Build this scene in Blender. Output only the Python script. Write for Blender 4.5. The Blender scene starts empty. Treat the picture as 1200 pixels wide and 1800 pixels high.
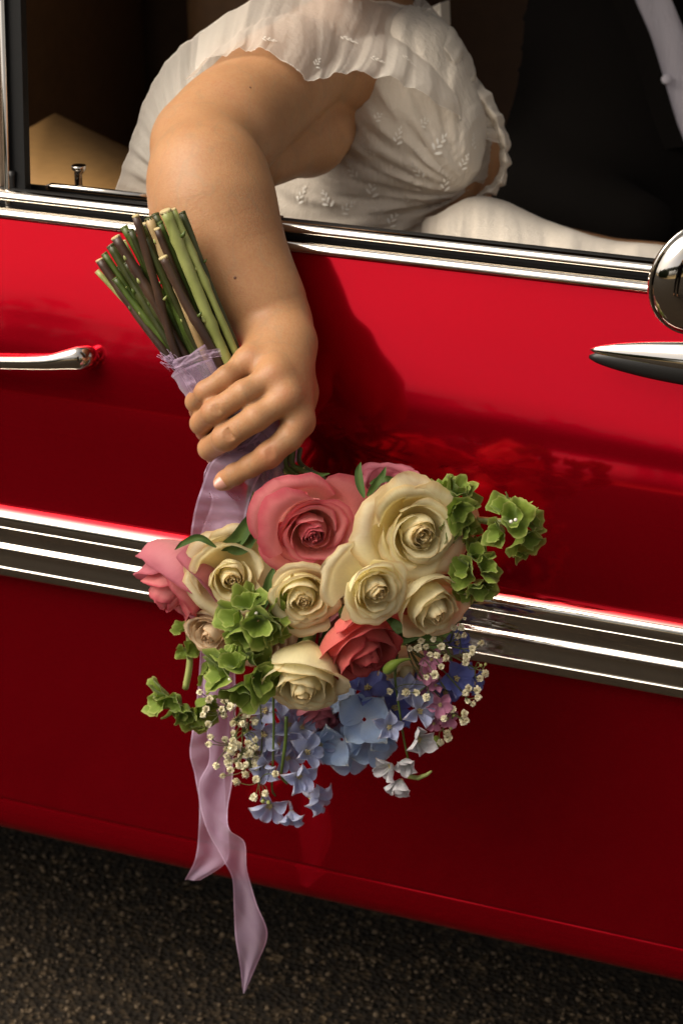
import bpy, bmesh, math, random
import numpy as np
from mathutils import Vector, Matrix
from mathutils.bvhtree import BVHTree

S = bpy.context.scene
COL = S.collection
rng = np.random.default_rng(7)
random.seed(7)

# ------------------------------------------------------------------ camera
FPX, PITCH, YAW, DIST, CAMH = 3500.0, math.radians(25.2), math.radians(20.6), 1.50, 1.40
FW = np.array([-math.sin(YAW)*math.cos(PITCH), math.cos(YAW)*math.cos(PITCH), -math.sin(PITCH)])
RT = np.array([math.cos(YAW), math.sin(YAW), 0.0])
UP = np.cross(RT, FW)
CAM = np.array([DIST*math.sin(YAW), -DIST*math.cos(YAW), CAMH])
cd = bpy.data.cameras.new('camera')
cam = bpy.data.objects.new('camera', cd); COL.objects.link(cam)
cam.matrix_world = Matrix(((RT[0], UP[0], -FW[0], CAM[0]), (RT[1], UP[1], -FW[1], CAM[1]), (RT[2], UP[2], -FW[2], CAM[2]), (0, 0, 0, 1)))
cd.sensor_fit = 'HORIZONTAL'; cd.sensor_width = 24.0; cd.lens = FPX/1200*24
cd.clip_start = 0.02; cd.clip_end = 500
cd.dof.use_dof = True; cd.dof.focus_distance = 1.50; cd.dof.aperture_fstop = 10.0
S.camera = cam

# ------------------------------------------------------------------ sky, sun, exposure
SUN_EL, SUN_AZ = math.radians(50), math.radians(-128)      # azimuth measured from +Y towards +X: high on the left, on the photographer's side
W = bpy.data.worlds.new('World'); S.world = W; W.use_nodes = True
nt = W.node_tree; nt.nodes.clear()
wo = nt.nodes.new('ShaderNodeOutputWorld'); bg = nt.nodes.new('ShaderNodeBackground')
sky = nt.nodes.new('ShaderNodeTexSky'); sky.sky_type = 'NISHITA'; sky.sun_disc = False
sky.sun_elevation = SUN_EL; sky.sun_rotation = SUN_AZ; sky.dust_density = 4.0; sky.air_density = 1.0; sky.ozone_density = 1.0
bw = nt.nodes.new('ShaderNodeRGBToBW'); warm = nt.nodes.new('ShaderNodeMix'); warm.data_type = 'RGBA'; warm.blend_type = 'MULTIPLY'
warm.inputs[0].default_value = 1.0; warm.inputs[7].default_value = (1.10, 1.0, 0.90, 1)
cloud = nt.nodes.new('ShaderNodeTexNoise'); cloud.inputs['Scale'].default_value = 2.2; cloud.inputs['Detail'].default_value = 6
tc = nt.nodes.new('ShaderNodeTexCoord'); cr = nt.nodes.new('ShaderNodeMapRange')
cr.inputs[1].default_value = 0.30; cr.inputs[2].default_value = 0.62; cr.inputs[3].default_value = 0.55; cr.inputs[4].default_value = 1.0
mixc = nt.nodes.new('ShaderNodeMix'); mixc.data_type = 'RGBA'
nt.links.new(sky.outputs[0], bw.inputs[0]); nt.links.new(bw.outputs[0], warm.inputs[6])
nt.links.new(tc.outputs['Generated'], cloud.inputs['Vector']); nt.links.new(cloud.outputs[0], cr.inputs[0])
nt.links.new(cr.outputs[0], mixc.inputs[0]); nt.links.new(sky.outputs[0], mixc.inputs[6]); nt.links.new(warm.outputs[2], mixc.inputs[7])
nt.links.new(mixc.outputs[2], bg.inputs[0]); bg.inputs[1].default_value = 0.10
nt.links.new(bg.outputs[0], wo.inputs[0])
sl = bpy.data.lights.new('sun', 'SUN'); sl.energy = 1.9; sl.angle = math.radians(50); sl.color = (1.0, 0.90, 0.76)
so = bpy.data.objects.new('sun', sl); COL.objects.link(so)
sdir = Vector((math.sin(SUN_AZ)*math.cos(SUN_EL), math.cos(SUN_AZ)*math.cos(SUN_EL), math.sin(SUN_EL)))
so.rotation_euler = sdir.to_track_quat('Z', 'Y').to_euler(); so.location = (-3, -6, 8)
S.view_settings.view_transform = 'Standard'; S.view_settings.look = 'None'; S.view_settings.gamma = 1.0
S.view_settings.use_curve_mapping = False
S.view_settings.exposure = 0.80

# ------------------------------------------------------------------ placing helpers: where the sight line of a picture point meets a plane of the place
def ray(px, py): return FW + RT*((px-600)/FPX) + UP*((900-py)/FPX)
def PX(px, py, Y):
    d = ray(px, py); return CAM + d*((Y-CAM[1])/d[1])
def PZ(px, py, Z):
    d = ray(px, py); return CAM + d*((Z-CAM[2])/d[2])
def depth(P): return float((np.asarray(P)-CAM) @ FW)
def SC(dx, dy, t=0.0):
    v = RT*dx + UP*dy - FW*t; return v/np.linalg.norm(v)

# ------------------------------------------------------------------ object helpers
ORG = {}
def org(o): return ORG.get(o.name, np.zeros(3)) if o else np.zeros(3)
def props(o, label=None, cat=None, group=None, kind=None):
    if label: o['label'] = label
    if cat: o['category'] = cat
    if group: o['group'] = group
    if kind: o['kind'] = kind
    return o
def empty(name, loc, parent=None, **k):
    o = bpy.data.objects.new(name, None); COL.objects.link(o); o.empty_display_size = 0.02
    loc = np.asarray(loc, float); o.location = loc - org(parent); o.parent = parent; ORG[o.name] = loc
    return props(o, **k)
def mesh(name, V, Fc, mat, smooth=True, uv=None, attr=None):
    me = bpy.data.meshes.new(name)
    V = np.asarray(V, float)
    me.from_pydata(V.tolist(), [], Fc.tolist() if isinstance(Fc, np.ndarray) else Fc)
    if mat: me.materials.append(mat)
    if smooth: me.polygons.foreach_set('use_smooth', [True]*len(me.polygons))
    if uv is not None:
        ul = me.uv_layers.new(name='uv'); li = np.zeros(len(me.loops), np.int32); me.loops.foreach_get('vertex_index', li)
        ul.data.foreach_set('uv', np.asarray(uv, np.float32)[li].ravel())
    if attr:
        for kname, val in attr.items():
            a = me.attributes.new(kname, 'FLOAT', 'POINT'); a.data.foreach_set('value', np.asarray(val, np.float32))
    me.update()
    return me
def mk(name, V, Fc, mat, parent=None, smooth=True, uv=None, attr=None, at=None, **k):
    """one mesh object, vertices given in world space"""
    V = np.asarray(V, float)
    o0 = V.mean(0) if at is None else np.asarray(at, float)
    me = mesh(name, V-o0, Fc, mat, smooth, uv, attr)
    o = bpy.data.objects.new(name, me); COL.objects.link(o); o.parent = parent
    o.location = o0 - org(parent); ORG[o.name] = o0
    return props(o, **k)
def inst(name, me, M, parent, **k):
    """a mesh shared with others, placed by a world matrix"""
    o = bpy.data.objects.new(name, me); COL.objects.link(o); o.parent = parent
    M = Matrix(M); p = np.array(M.translation); L = M.copy(); L.translation = Vector(p - org(parent))
    o.matrix_local = L; ORG[o.name] = p
    return props(o, **k)
def grid_faces(nu, nv, wrap=False):
    f = []
    for i in range(nu if wrap else nu-1):
        a = i*nv; b = ((i+1) % nu)*nv
        for j in range(nv-1): f.append((a+j, b+j, b+j+1, a+j+1))
    return f
def merge(parts):
    V, Fc, n = [], [], 0
    for v, f in parts:
        v = np.asarray(v, float); V.append(v); Fc += [tuple(int(i)+n for i in q) for q in f]; n += len(v)
    return np.vstack(V), Fc
def catmull(P, n):
    P = np.asarray(P, float); m = len(P)
    if m == 2: t = np.linspace(0, 1, n)[:, None]; return P[0]*(1-t)+P[1]*t
    Q = np.vstack([2*P[0]-P[1], P, 2*P[-1]-P[-2]]); out = []
    for s in np.linspace(0, m-1, n):
        i = min(int(s), m-2); t = s-i; a, b, c, d = Q[i], Q[i+1], Q[i+2], Q[i+3]
        out.append(0.5*((2*b)+(c-a)*t+(2*a-5*b+4*c-d)*t*t+(3*b-a-3*c+d)*t**3))
    return np.array(out)
def tube(P, r, n=8, cap=True):
    P = np.asarray(P, float); m = len(P); r = np.broadcast_to(np.asarray(r, float), (m,))
    T = np.gradient(P, axis=0); T /= np.linalg.norm(T, axis=1)[:, None]+1e-12
    a = np.array([0, 0, 1.0]) if abs(T[0][2]) < .9 else np.array([1.0, 0, 0])
    u = np.cross(T[0], a); u /= np.linalg.norm(u); V = []
    th = np.linspace(0, 2*np.pi, n, endpoint=False)
    for i in range(m):
        u = u - T[i]*(u@T[i]); u /= np.linalg.norm(u); w = np.cross(T[i], u)
        V.append(P[i] + r[i]*(np.cos(th)[:, None]*u + np.sin(th)[:, None]*w))
    f = []
    for i in range(m-1):
        for j in range(n):
            k = (j+1) % n; f.append((i*n+j, i*n+k, (i+1)*n+k, (i+1)*n+j))
    if cap: f.append(tuple(range(n-1, -1, -1))); f.append(tuple((m-1)*n+j for j in range(n)))
    return np.vstack(V), f
def sheet(rows, nu, nv):
    """rows of control points -> smooth grid (nu along a row, nv across the rows), with uv"""
    R_ = np.array([catmull(r, nu) for r in rows]); G = np.array([catmull(R_[:, i], nv) for i in range(nu)])   # nu, nv, 3
    uu, vv = np.meshgrid(np.linspace(0, 1, nu), np.linspace(0, 1, nv), indexing='ij')
    du = np.gradient(G, axis=0); dv = np.gradient(G, axis=1); N = np.cross(du, dv); N /= np.linalg.norm(N, axis=2)[:, :, None]+1e-12
    return G, N, uu, vv
def mksheet(name, G, uu, vv, mat, parent, **k):
    nu, nv = uu.shape
    return mk(name, G.reshape(-1, 3), grid_faces(nu, nv), mat, parent, uv=np.stack([uu.ravel(), vv.ravel()], 1), **k)
def box(x0, x1, y0, y1, z0, z1):
    V = [(x, y, z) for x in (x0, x1) for y in (y0, y1) for z in (z0, z1)]
    return V, [(0, 1, 3, 2), (4, 6, 7, 5), (0, 4, 5, 1), (2, 3, 7, 6), (0, 2, 6, 4), (1, 5, 7, 3)]
def rbox(name, b, mat, parent=None, bev=0.01, seg=3, **k):
    V, f = box(*b); o = mk(name, V, f, mat, parent, smooth=True, **k)
    bm = bmesh.new(); bm.from_mesh(o.data); bmesh.ops.bevel(bm, geom=bm.edges[:], offset=bev, segments=seg, affect='EDGES', profile=0.5)
    bm.to_mesh(o.data); bm.free(); o.data.polygons.foreach_set('use_smooth', [True]*len(o.data.polygons)); return o
def prism(poly, h):
    """polygon in 3D, extruded along vector h"""
    P = np.asarray(poly, float); n = len(P); V = np.vstack([P, P+np.asarray(h)])
    return V, [tuple(range(n)), tuple(range(2*n-1, n-1, -1))] + [(i, i+n, (i+1) % n+n, (i+1) % n) for i in range(n)]
def extrude_x(profile, x0, x1, nx=2, bow=None):
    prof = np.asarray(profile, float); V = []
    xs = np.linspace(x0, x1, nx)
    for x in xs:
        for (y, z) in prof: V.append((x, y + (bow(x, z) if bow else 0), z))
    return np.array(V), grid_faces(nx, len(prof))

# ------------------------------------------------------------------ solids grown from a distance field (bodies, clothes)
class Field:
    def __init__(s, ax, ay, az):
        s.ax = [np.asarray(a, np.float32) for a in (ax, ay, az)]; s.d = np.full([len(a) for a in s.ax], 1.0, np.float32)
    def sub(s, lo, hi):
        sl = tuple(slice(max(0, np.searchsorted(a, l)-1), min(len(a), np.searchsorted(a, h)+1)) for a, l, h in zip(s.ax, lo, hi))
        g = np.meshgrid(*[a[q] for a, q in zip(s.ax, sl)], indexing='ij', sparse=True); return sl, g
    def cone(s, a, b, ra, rb, flat=None, fl=1.0):
        a, b = np.asarray(a, float), np.asarray(b, float); m = max(ra, rb)+0.035
        sl, g = s.sub(np.minimum(a, b)-m, np.maximum(a, b)+m); ba = b-a; L = max(ba@ba, 1e-9)
        p = [g[i]-a[i] for i in range(3)]; t = np.clip((p[0]*ba[0]+p[1]*ba[1]+p[2]*ba[2])/L, 0, 1)
        q = [p[i]-t*ba[i] for i in range(3)]
        if flat is not None:
            n = np.asarray(flat)/np.linalg.norm(flat); k = (q[0]*n[0]+q[1]*n[1]+q[2]*n[2])*(fl-1); q = [q[i]+k*n[i] for i in range(3)]
        return sl, (np.sqrt(q[0]**2+q[1]**2+q[2]**2)-(ra+(rb-ra)*t)).astype(np.float32)
    def join(s, sl, d, k):
        o = s.d[sl]; h = np.maximum(k-np.abs(o-d), 0)/k; s.d[sl] = np.minimum(o, d)-h*h*k*0.25
    def carve(s, sl, d, k):
        o = s.d[sl]; d = -d; h = np.maximum(k-np.abs(o-d), 0)/k; s.d[sl] = np.maximum(o, d)+h*h*k*0.25
    def add(s, a, b, ra, rb, k=0.02, flat=None, fl=1.0): s.join(*s.cone(a, b, ra, rb, flat, fl), k)
    def ball(s, a, r, k=0.02, flat=None, fl=1.0): s.add(a, np.asarray(a)+1e-4, r, r, k, flat, fl)
    def groove(s, a, b, r, k=0.002): s.carve(*s.cone(a, b, r, r), k)
    def chain(s, pts, k=0.004, kj=0.004):
        """a limb of its own, joined afterwards as one piece (keeps the crease between neighbours)"""
        m = max(p[1] for p in pts)+0.035; P = np.array([p[0] for p in pts]); sl, g = s.sub(P.min(0)-m, P.max(0)+m)
        loc = Field(s.ax[0][sl[0]], s.ax[1][sl[1]], s.ax[2][sl[2]])
        for (a, ra), (b, rb) in zip(pts, pts[1:]): loc.add(a, b, ra, rb, k)
        s.join(sl, loc.d, kj)
    def surface(s, smooth=1):
        d = s.d; nx, ny, nz = d.shape; neg = d < 0
        c = np.zeros((nx-1, ny-1, nz-1), np.uint8)
        for i in (0, 1):
            for j in (0, 1):
                for k in (0, 1): c += neg[i:nx-1+i, j:ny-1+j, k:nz-1+k]
        idx = np.argwhere((c > 0) & (c < 8)); n = len(idx); I, J, K = idx.T
        cid = np.full((nx-1, ny-1, nz-1), -1, np.int32); cid[I, J, K] = np.arange(n)
        acc = np.zeros((n, 3)); cnt = np.zeros(n)
        cor = [(i, j, k) for i in (0, 1) for j in (0, 1) for k in (0, 1)]
        X = [s.ax[0], s.ax[1], s.ax[2]]
        for a in cor:
            for b in cor:
                if sum(b)-sum(a) == 1 and all(q >= p for p, q in zip(a, b)):
                    da = d[I+a[0], J+a[1], K+a[2]]; db = d[I+b[0], J+b[1], K+b[2]]; m = (da < 0) != (db < 0)
                    t = np.where(m, da/(da-db+1e-20), 0)
                    for q, Q in enumerate((I, J, K)):
                        pa = X[q][Q+a[q]]; pb = X[q][Q+b[q]]; acc[:, q] += np.where(m, pa+(pb-pa)*t, 0)
                    cnt += m
        V = acc/cnt[:, None]; Fc = []
        for ax_ in range(3):
            sh = [slice(None)]*3; sh2 = [slice(None)]*3; sh[ax_] = slice(0, -1); sh2[ax_] = slice(1, None)
            A, B = neg[tuple(sh)], neg[tuple(sh2)]; e = np.argwhere(A != B)
            o1, o2 = [q for q in range(3) if q != ax_]
            ok = (e[:, o1] > 0) & (e[:, o2] > 0) & (e[:, o1] < d.shape[o1]-1) & (e[:, o2] < d.shape[o2]-1); e = e[ok]
            def cell(u, v):
                q = e.copy(); q[:, o1] -= u; q[:, o2] -= v; return cid[q[:, 0], q[:, 1], q[:, 2]]
            quad = np.stack([cell(1, 1), cell(0, 1), cell(0, 0), cell(1, 0)], 1)
            flip = A[tuple(e.T)] if ax_ != 1 else ~A[tuple(e.T)]
            quad[~flip] = quad[~flip][:, ::-1]; Fc.append(quad)
        Fc = np.vstack(Fc); Fc = Fc[(Fc >= 0).all(1)]
        for _ in range(smooth):
            s2 = np.zeros_like(V); c2 = np.zeros(n)
            for a, b in ((0, 1), (1, 2), (2, 3), (3, 0)):
                np.add.at(s2, Fc[:, a], V[Fc[:, b]]); np.add.at(s2, Fc[:, b], V[Fc[:, a]]); np.add.at(c2, Fc[:, a], 1); np.add.at(c2, Fc[:, b], 1)
            V = V*0.4 + 0.6*s2/np.maximum(c2, 1)[:, None]
        return V, Fc
def axis(*seg):
    """(lo, hi, step) stretches, ascending"""
    out = []
    for lo, hi, st in seg: out += list(np.arange(lo, hi-st*0.5, st))
    return out+[seg[-1][1]]

# ------------------------------------------------------------------ materials
def new_mat(name):
    m = bpy.data.materials.new(name); m.use_nodes = True; t = m.node_tree; return m, t, t.nodes['Principled BSDF'], t.nodes['Material Output']
def nd(t, typ, **k):
    n = t.nodes.new(typ)
    for a, b in k.items():
        if a.startswith('_'): setattr(n, a[1:], b)
        else: n.inputs[a.replace('__', ' ')].default_value = b
    return n
def noise(t, scale, detail=4, vec=None, rough=0.55):
    n = nd(t, 'ShaderNodeTexNoise'); n.inputs['Scale'].default_value = scale; n.inputs['Detail'].default_value = detail; n.inputs['Roughness'].default_value = rough
    if vec: t.links.new(vec, n.inputs['Vector'])
    return n
def ramp(t, fac, stops):
    r = nd(t, 'ShaderNodeValToRGB'); el = r.color_ramp.elements
    while len(el) < len(stops): el.new(0.5)
    for e, (p, c) in zip(el, stops): e.position = p; e.color = (*c, 1) if len(c) == 3 else c
    t.links.new(fac, r.inputs[0]); return r
def bump(t, b, h, strength, dist=0.01):
    n = nd(t, 'ShaderNodeBump'); n.inputs['Strength'].default_value = strength; n.inputs['Distance'].default_value = dist
    t.links.new(h, n.inputs['Height']); t.links.new(n.outputs[0], b.inputs['Normal']); return n
def objco(t, scale=(1, 1, 1)):
    g = nd(t, 'ShaderNodeTexCoord'); m = nd(t, 'ShaderNodeMapping'); m.inputs['Scale'].default_value = scale
    t.links.new(g.outputs['Object'], m.inputs['Vector']); return m.outputs[0]
def mixc_(t, fac, a, b, mode='MIX'):
    n = nd(t, 'ShaderNodeMix'); n.data_type = 'RGBA'; n.blend_type = mode
    for inp, v in ((n.inputs[0], fac), (n.inputs[6], a), (n.inputs[7], b)):
        if hasattr(v, 'links') or hasattr(v, 'is_linked'): t.links.new(v, inp)
        elif isinstance(v, tuple): inp.default_value = (*v, 1) if len(v) == 3 else v
        else: inp.default_value = v
    return n.outputs[2]
def simple(name, col, rough=0.5, metal=0.0, var=0.12, scale=20, bumpk=0.0, **k):
    m, t, b, o = new_mat(name); co = objco(t); n = noise(t, scale, 5, co)
    c = mixc_(t, n.outputs[0], tuple(x*(1-var) for x in col), tuple(min(1, x*(1+var)) for x in col)); t.links.new(c, b.inputs['Base Color'])
    b.inputs['Roughness'].default_value = rough; b.inputs['Metallic'].default_value = metal
    for a, v in k.items(): b.inputs[a.replace('__', ' ')].default_value = v
    if bumpk: bump(t, b, n.outputs[0], bumpk)
    return m
def thin(m, fac_trans=0.3, col=(1, 1, 1)):
    """adds light passing through a thin petal / cloth"""
    t = m.node_tree; b = t.nodes['Principled BSDF']; o = t.nodes['Material Output']
    tr = nd(t, 'ShaderNodeBsdfTranslucent'); mx = nd(t, 'ShaderNodeMixShader'); mx.inputs[0].default_value = fac_trans
    if b.inputs['Base Color'].is_linked: t.links.new(b.inputs['Base Color'].links[0].from_socket, tr.inputs[0])
    else: tr.inputs[0].default_value = b.inputs['Base Color'].default_value
    t.links.new(b.outputs[0], mx.inputs[1]); t.links.new(tr.outputs[0], mx.inputs[2]); t.links.new(mx.outputs[0], o.inputs[0]); return m
def sheer(m, op_mid, op_edge, w=0.05, axis_=1, scale=700, along=False):
    """see-through cloth: open weave whose hems are denser (uv across the strip)"""
    t = m.node_tree; o = t.nodes['Material Output']; src = o.inputs[0].links[0].from_socket
    uv = nd(t, 'ShaderNodeUVMap'); sp = nd(t, 'ShaderNodeSeparateXYZ'); t.links.new(uv.outputs[0], sp.inputs[0])
    a = nd(t, 'ShaderNodeMath', _operation='SUBTRACT'); a.inputs[1].default_value = 0.5; t.links.new(sp.outputs[axis_], a.inputs[0])
    ab = nd(t, 'ShaderNodeMath', _operation='ABSOLUTE'); t.links.new(a.outputs[0], ab.inputs[0])
    mr = nd(t, 'ShaderNodeMapRange'); mr.inputs[1].default_value = 0.5-w; mr.inputs[2].default_value = 0.5-w*0.6; mr.inputs[3].default_value = op_mid; mr.inputs[4].default_value = op_edge
    t.links.new(ab.outputs[0], mr.inputs[0])
    lw = nd(t, 'ShaderNodeLayerWeight'); lw.inputs[0].default_value = 0.35
    ad = nd(t, 'ShaderNodeMath', _operation='MULTIPLY_ADD'); ad.inputs[1].default_value = 0.35; ad.use_clamp = True
    t.links.new(lw.outputs[1], ad.inputs[0]); t.links.new(mr.outputs[0], ad.inputs[2])
    tp = nd(t, 'ShaderNodeBsdfTransparent'); mx = nd(t, 'ShaderNodeMixShader')
    t.links.new(ad.outputs[0], mx.inputs[0]); t.links.new(tp.outputs[0], mx.inputs[1]); t.links.new(src, mx.inputs[2]); t.links.new(mx.outputs[0], o.inputs[0]); return m

# car paint: red metallic lacquer under clear coat
M_paint, t, b, o = new_mat('red_paint')
co = objco(t, (1, 1, 1)); n1 = noise(t, 3, 3, co); c = mixc_(t, n1.outputs[0], (0.46, 0.0006, 0.008), (0.53, 0.0008, 0.015)); t.links.new(c, b.inputs['Base Color'])
b.inputs['Metallic'].default_value = 0.85; b.inputs['Roughness'].default_value = 0.11; b.inputs['Coat Weight'].default_value = 0.12; b.inputs['Specular IOR Level'].default_value = 0.2; b.inputs['Coat Roughness'].default_value = 0.02
co2 = objco(t, (2.5, 1, 22)); n2 = noise(t, 1.0, 2, co2); bp = bump(t, b, n2.outputs[0], 0.05, 0.004); t.links.new(bp.outputs[0], b.inputs['Coat Normal'])
# chrome with faint pitting and smears
M_chrome, t, b, o = new_mat('chrome'); b.inputs['Metallic'].default_value = 1.0
co = objco(t); n1 = noise(t, 30, 6, co); r = ramp(t, n1.outputs[0], [(0.3, (0.03,)*3), (0.75, (0.12,)*3)]); t.links.new(r.outputs[0], b.inputs['Roughness'])
b.inputs['Base Color'].default_value = (0.66, 0.62, 0.56, 1)
M_rubber = simple('black_rubber', (0.010, 0.0095, 0.009), 0.45)
M_black = simple('black_enamel', (0.006, 0.006, 0.006), 0.55, Specular__IOR__Level=0.15)
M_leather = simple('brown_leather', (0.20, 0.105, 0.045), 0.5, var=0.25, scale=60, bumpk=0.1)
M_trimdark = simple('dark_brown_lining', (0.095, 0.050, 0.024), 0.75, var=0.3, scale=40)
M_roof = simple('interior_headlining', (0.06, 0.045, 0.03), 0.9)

# skin
def skin_mat(name, base, mid, flushc):
    m, t, b, o = new_mat(name); co = objco(t)
    n1 = noise(t, 26, 6, co, 0.7); c = ramp(t, n1.outputs[0], [(0.32, base), (0.64, mid)]).outputs[0]
    n2 = noise(t, 420, 3, co); c = mixc_(t, 0.22, c, ramp(t, n2.outputs[0], [(0.35, flushc), (0.6, mid)]).outputs[0])
    vv_ = noise(t, 1.0, 2, objco(t, (26, 26, 12))); vs = nd(t, 'ShaderNodeMath', _operation='SUBTRACT'); vs.inputs[1].default_value = 0.5; t.links.new(vv_.outputs[0], vs.inputs[0])
    va = nd(t, 'ShaderNodeMath', _operation='ABSOLUTE'); t.links.new(vs.outputs[0], va.inputs[0]); c = mixc_(t, ramp(t, va.outputs[0], [(0.0, (0.22,)*3), (0.022, (0,)*3)]).outputs[0], c, (0.27, 0.20, 0.12))
    at = nd(t, 'ShaderNodeAttribute'); at.attribute_name = 'flush'; c = mixc_(t, at.outputs['Fac'], c, flushc); t.links.new(c, b.inputs['Base Color'])
    b.inputs['Roughness'].default_value = 0.48; b.inputs['Specular IOR Level'].default_value = 0.35
    b.inputs['Subsurface Weight'].default_value = 0.25; b.inputs['Subsurface Radius'].default_value = (1.0, 0.35, 0.15); b.inputs['Subsurface Scale'].default_value = 0.006
    vo = nd(t, 'ShaderNodeTexVoronoi'); vo.inputs['Scale'].default_value = 650; t.links.new(co, vo.inputs['Vector'])
    wr = noise(t, 1.0, 4, objco(t, (300, 300, 900)))
    ad = nd(t, 'ShaderNodeMath', _operation='ADD'); t.links.new(vo.outputs['Distance'], ad.inputs[0]); t.links.new(wr.outputs[0], ad.inputs[1])
    bump(t, b, ad.outputs[0], 0.13, 0.0010); return m
M_skin = skin_mat('skin', (0.385, 0.195, 0.090), (0.455, 0.245, 0.116), (0.38, 0.125, 0.060))
M_mole = simple('mole_brown', (0.13, 0.05, 0.025), 0.6)
M_nail, t, b, o = new_mat('nail_polish'); b.inputs['Base Color'].default_value = (0.58, 0.29, 0.22, 1); b.inputs['Roughness'].default_value = 0.28; b.inputs['Coat Weight'].default_value = 0.3
M_hair = simple('brown_hair', (0.05, 0.025, 0.012), 0.5, var=0.5, scale=120)

# dress cloth
def cloth(name, col, tr=0.25, bscale=900, wr=30):
    m, t, b, o = new_mat(name); co = objco(t); n1 = noise(t, 14, 4, co)
    c = mixc_(t, n1.outputs[0], tuple(x*0.92 for x in col), col); t.links.new(c, b.inputs['Base Color']); b.inputs['Roughness'].default_value = 0.75
    b.inputs['Sheen Weight'].default_value = 0.2
    w = noise(t, bscale, 2, co); f = noise(t, wr, 4, co); ad = nd(t, 'ShaderNodeMath', _operation='MULTIPLY_ADD'); ad.inputs[1].default_value = 0.15
    t.links.new(w.outputs[0], ad.inputs[0]); t.links.new(f.outputs[0], ad.inputs[2])
    g_ = noise(t, 1.0, 5, objco(t, (230, 230, 26)), 0.6); a2 = nd(t, 'ShaderNodeMath', _operation='MULTIPLY_ADD'); a2.inputs[1].default_value = 0.9
    t.links.new(g_.outputs[0], a2.inputs[0]); t.links.new(ad.outputs[0], a2.inputs[2]); bump(t, b, a2.outputs[0], 0.55, 0.004)
    return thin(m, tr) if tr else m
M_dress = cloth('ivory_dress_cloth', (0.76, 0.68, 0.57), 0.15)
M_tulle = sheer(cloth('ivory_tulle', (0.84, 0.78, 0.69), 0.35), 0.50, 0.88, 0.02)
M_embro = simple('white_embroidery', (0.90, 0.86, 0.78), 0.5, var=0.05)
M_suit = simple('black_suit_wool', (0.0075, 0.006, 0.005), 0.9, var=0.3, scale=300, bumpk=0.05, Specular__IOR__Level=0.12)
M_shirt = cloth('pale_lavender_shirt', (0.80, 0.75, 0.82), 0.0, 1200, 20)
M_whitecloth = cloth('white_cloth', (0.8, 0.74, 0.64), 0.2)

# ribbon
m, t, b, o = new_mat('lilac_organza'); co = objco(t); n1 = noise(t, 60, 3, co)
c = mixc_(t, n1.outputs[0], (0.52, 0.35, 0.55), (0.66, 0.50, 0.66)); t.links.new(c, b.inputs['Base Color']); b.inputs['Roughness'].default_value = 0.42; b.inputs['Sheen Weight'].default_value = 0.5; wv = noise(t, 1.0, 2, objco(t, (1500, 1500, 120))); bump(t, b, wv.outputs[0], 0.4, 0.001)
M_ribbon = sheer(thin(m, 0.35), 0.36, 0.82, 0.05)

# petals and leaves
def petal_mat(name, base, mid, rim, edge, tr=0.28, spots=0.0):
    """colour runs along the petal (uv.y: 0 at its foot, 1 at its rim), fine veins, browned rims"""
    m, t, b, o = new_mat(name); uv = nd(t, 'ShaderNodeUVMap'); sp = nd(t, 'ShaderNodeSeparateXYZ'); t.links.new(uv.outputs[0], sp.inputs[0])
    co = objco(t); nz = noise(t, 90, 4, co); a = nd(t, 'ShaderNodeMath', _operation='MULTIPLY_ADD'); a.inputs[1].default_value = 0.12
    t.links.new(nz.outputs[0], a.inputs[0]); t.links.new(sp.outputs[1], a.inputs[2]); s = nd(t, 'ShaderNodeMath', _operation='SUBTRACT'); s.inputs[1].default_value = 0.06; t.links.new(a.outputs[0], s.inputs[0])
    c = ramp(t, s.outputs[0], [(0.0, base), (0.5, mid), (0.90, rim), (0.985, edge)]).outputs[0]
    mp = nd(t, 'ShaderNodeMapping'); mp.inputs['Scale'].default_value = (70, 5, 1); t.links.new(uv.outputs[0], mp.inputs['Vector']); vn = noise(t, 1.0, 3, mp.outputs[0])
    c = mixc_(t, ramp(t, vn.outputs[0], [(0.30, (0.0,)*3), (0.62, (0.15,)*3)]).outputs[0], c, tuple(x*0.66 for x in mid))
    if spots:
        sn = noise(t, 140, 3, co); c = mixc_(t, ramp(t, sn.outputs[0], [(0.60, (0,)*3), (0.72, (spots,)*3)]).outputs[0], c, edge)
    t.links.new(c, b.inputs['Base Color']); b.inputs['Roughness'].default_value = 0.55; b.inputs['Specular IOR Level'].default_value = 0.3; b.inputs['Sheen Weight'].default_value = 0.15
    ad = nd(t, 'ShaderNodeMath', _operation='ADD'); t.links.new(vn.outputs[0], ad.inputs[0]); t.links.new(nz.outputs[0], ad.inputs[1]); bump(t, b, ad.outputs[0], 0.38, 0.0010)
    return thin(m, tr)
M_cream = petal_mat('cream_petal', (0.86, 0.78, 0.34), (0.93, 0.84, 0.50), (0.93, 0.86, 0.56), (0.80, 0.62, 0.32), 0.45, 0.16)
M_peach = petal_mat('peach_petal', (0.70, 0.56, 0.30), (0.78, 0.58, 0.35), (0.80, 0.63, 0.42), (0.60, 0.36, 0.18), 0.30, 0.15)
M_pink = petal_mat('pink_petal', (0.88, 0.52, 0.36), (0.86, 0.31, 0.27), (0.82, 0.26, 0.27), (0.66, 0.11, 0.15), 0.40)
M_pinkdeep = petal_mat('coral_petal', (0.80, 0.34, 0.25), (0.74, 0.18, 0.14), (0.70, 0.14, 0.13), (0.42, 0.04, 0.05), 0.34)
M_dusky = petal_mat('dusky_pink_petal', (0.70, 0.40, 0.34), (0.62, 0.22, 0.24), (0.56, 0.17, 0.22), (0.40, 0.09, 0.12), 0.3)
M_hyd = petal_mat('blue_hydrangea_petal', (0.46, 0.54, 0.66), (0.33, 0.45, 0.68), (0.42, 0.54, 0.70), (0.66, 0.70, 0.68), 0.30)
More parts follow.
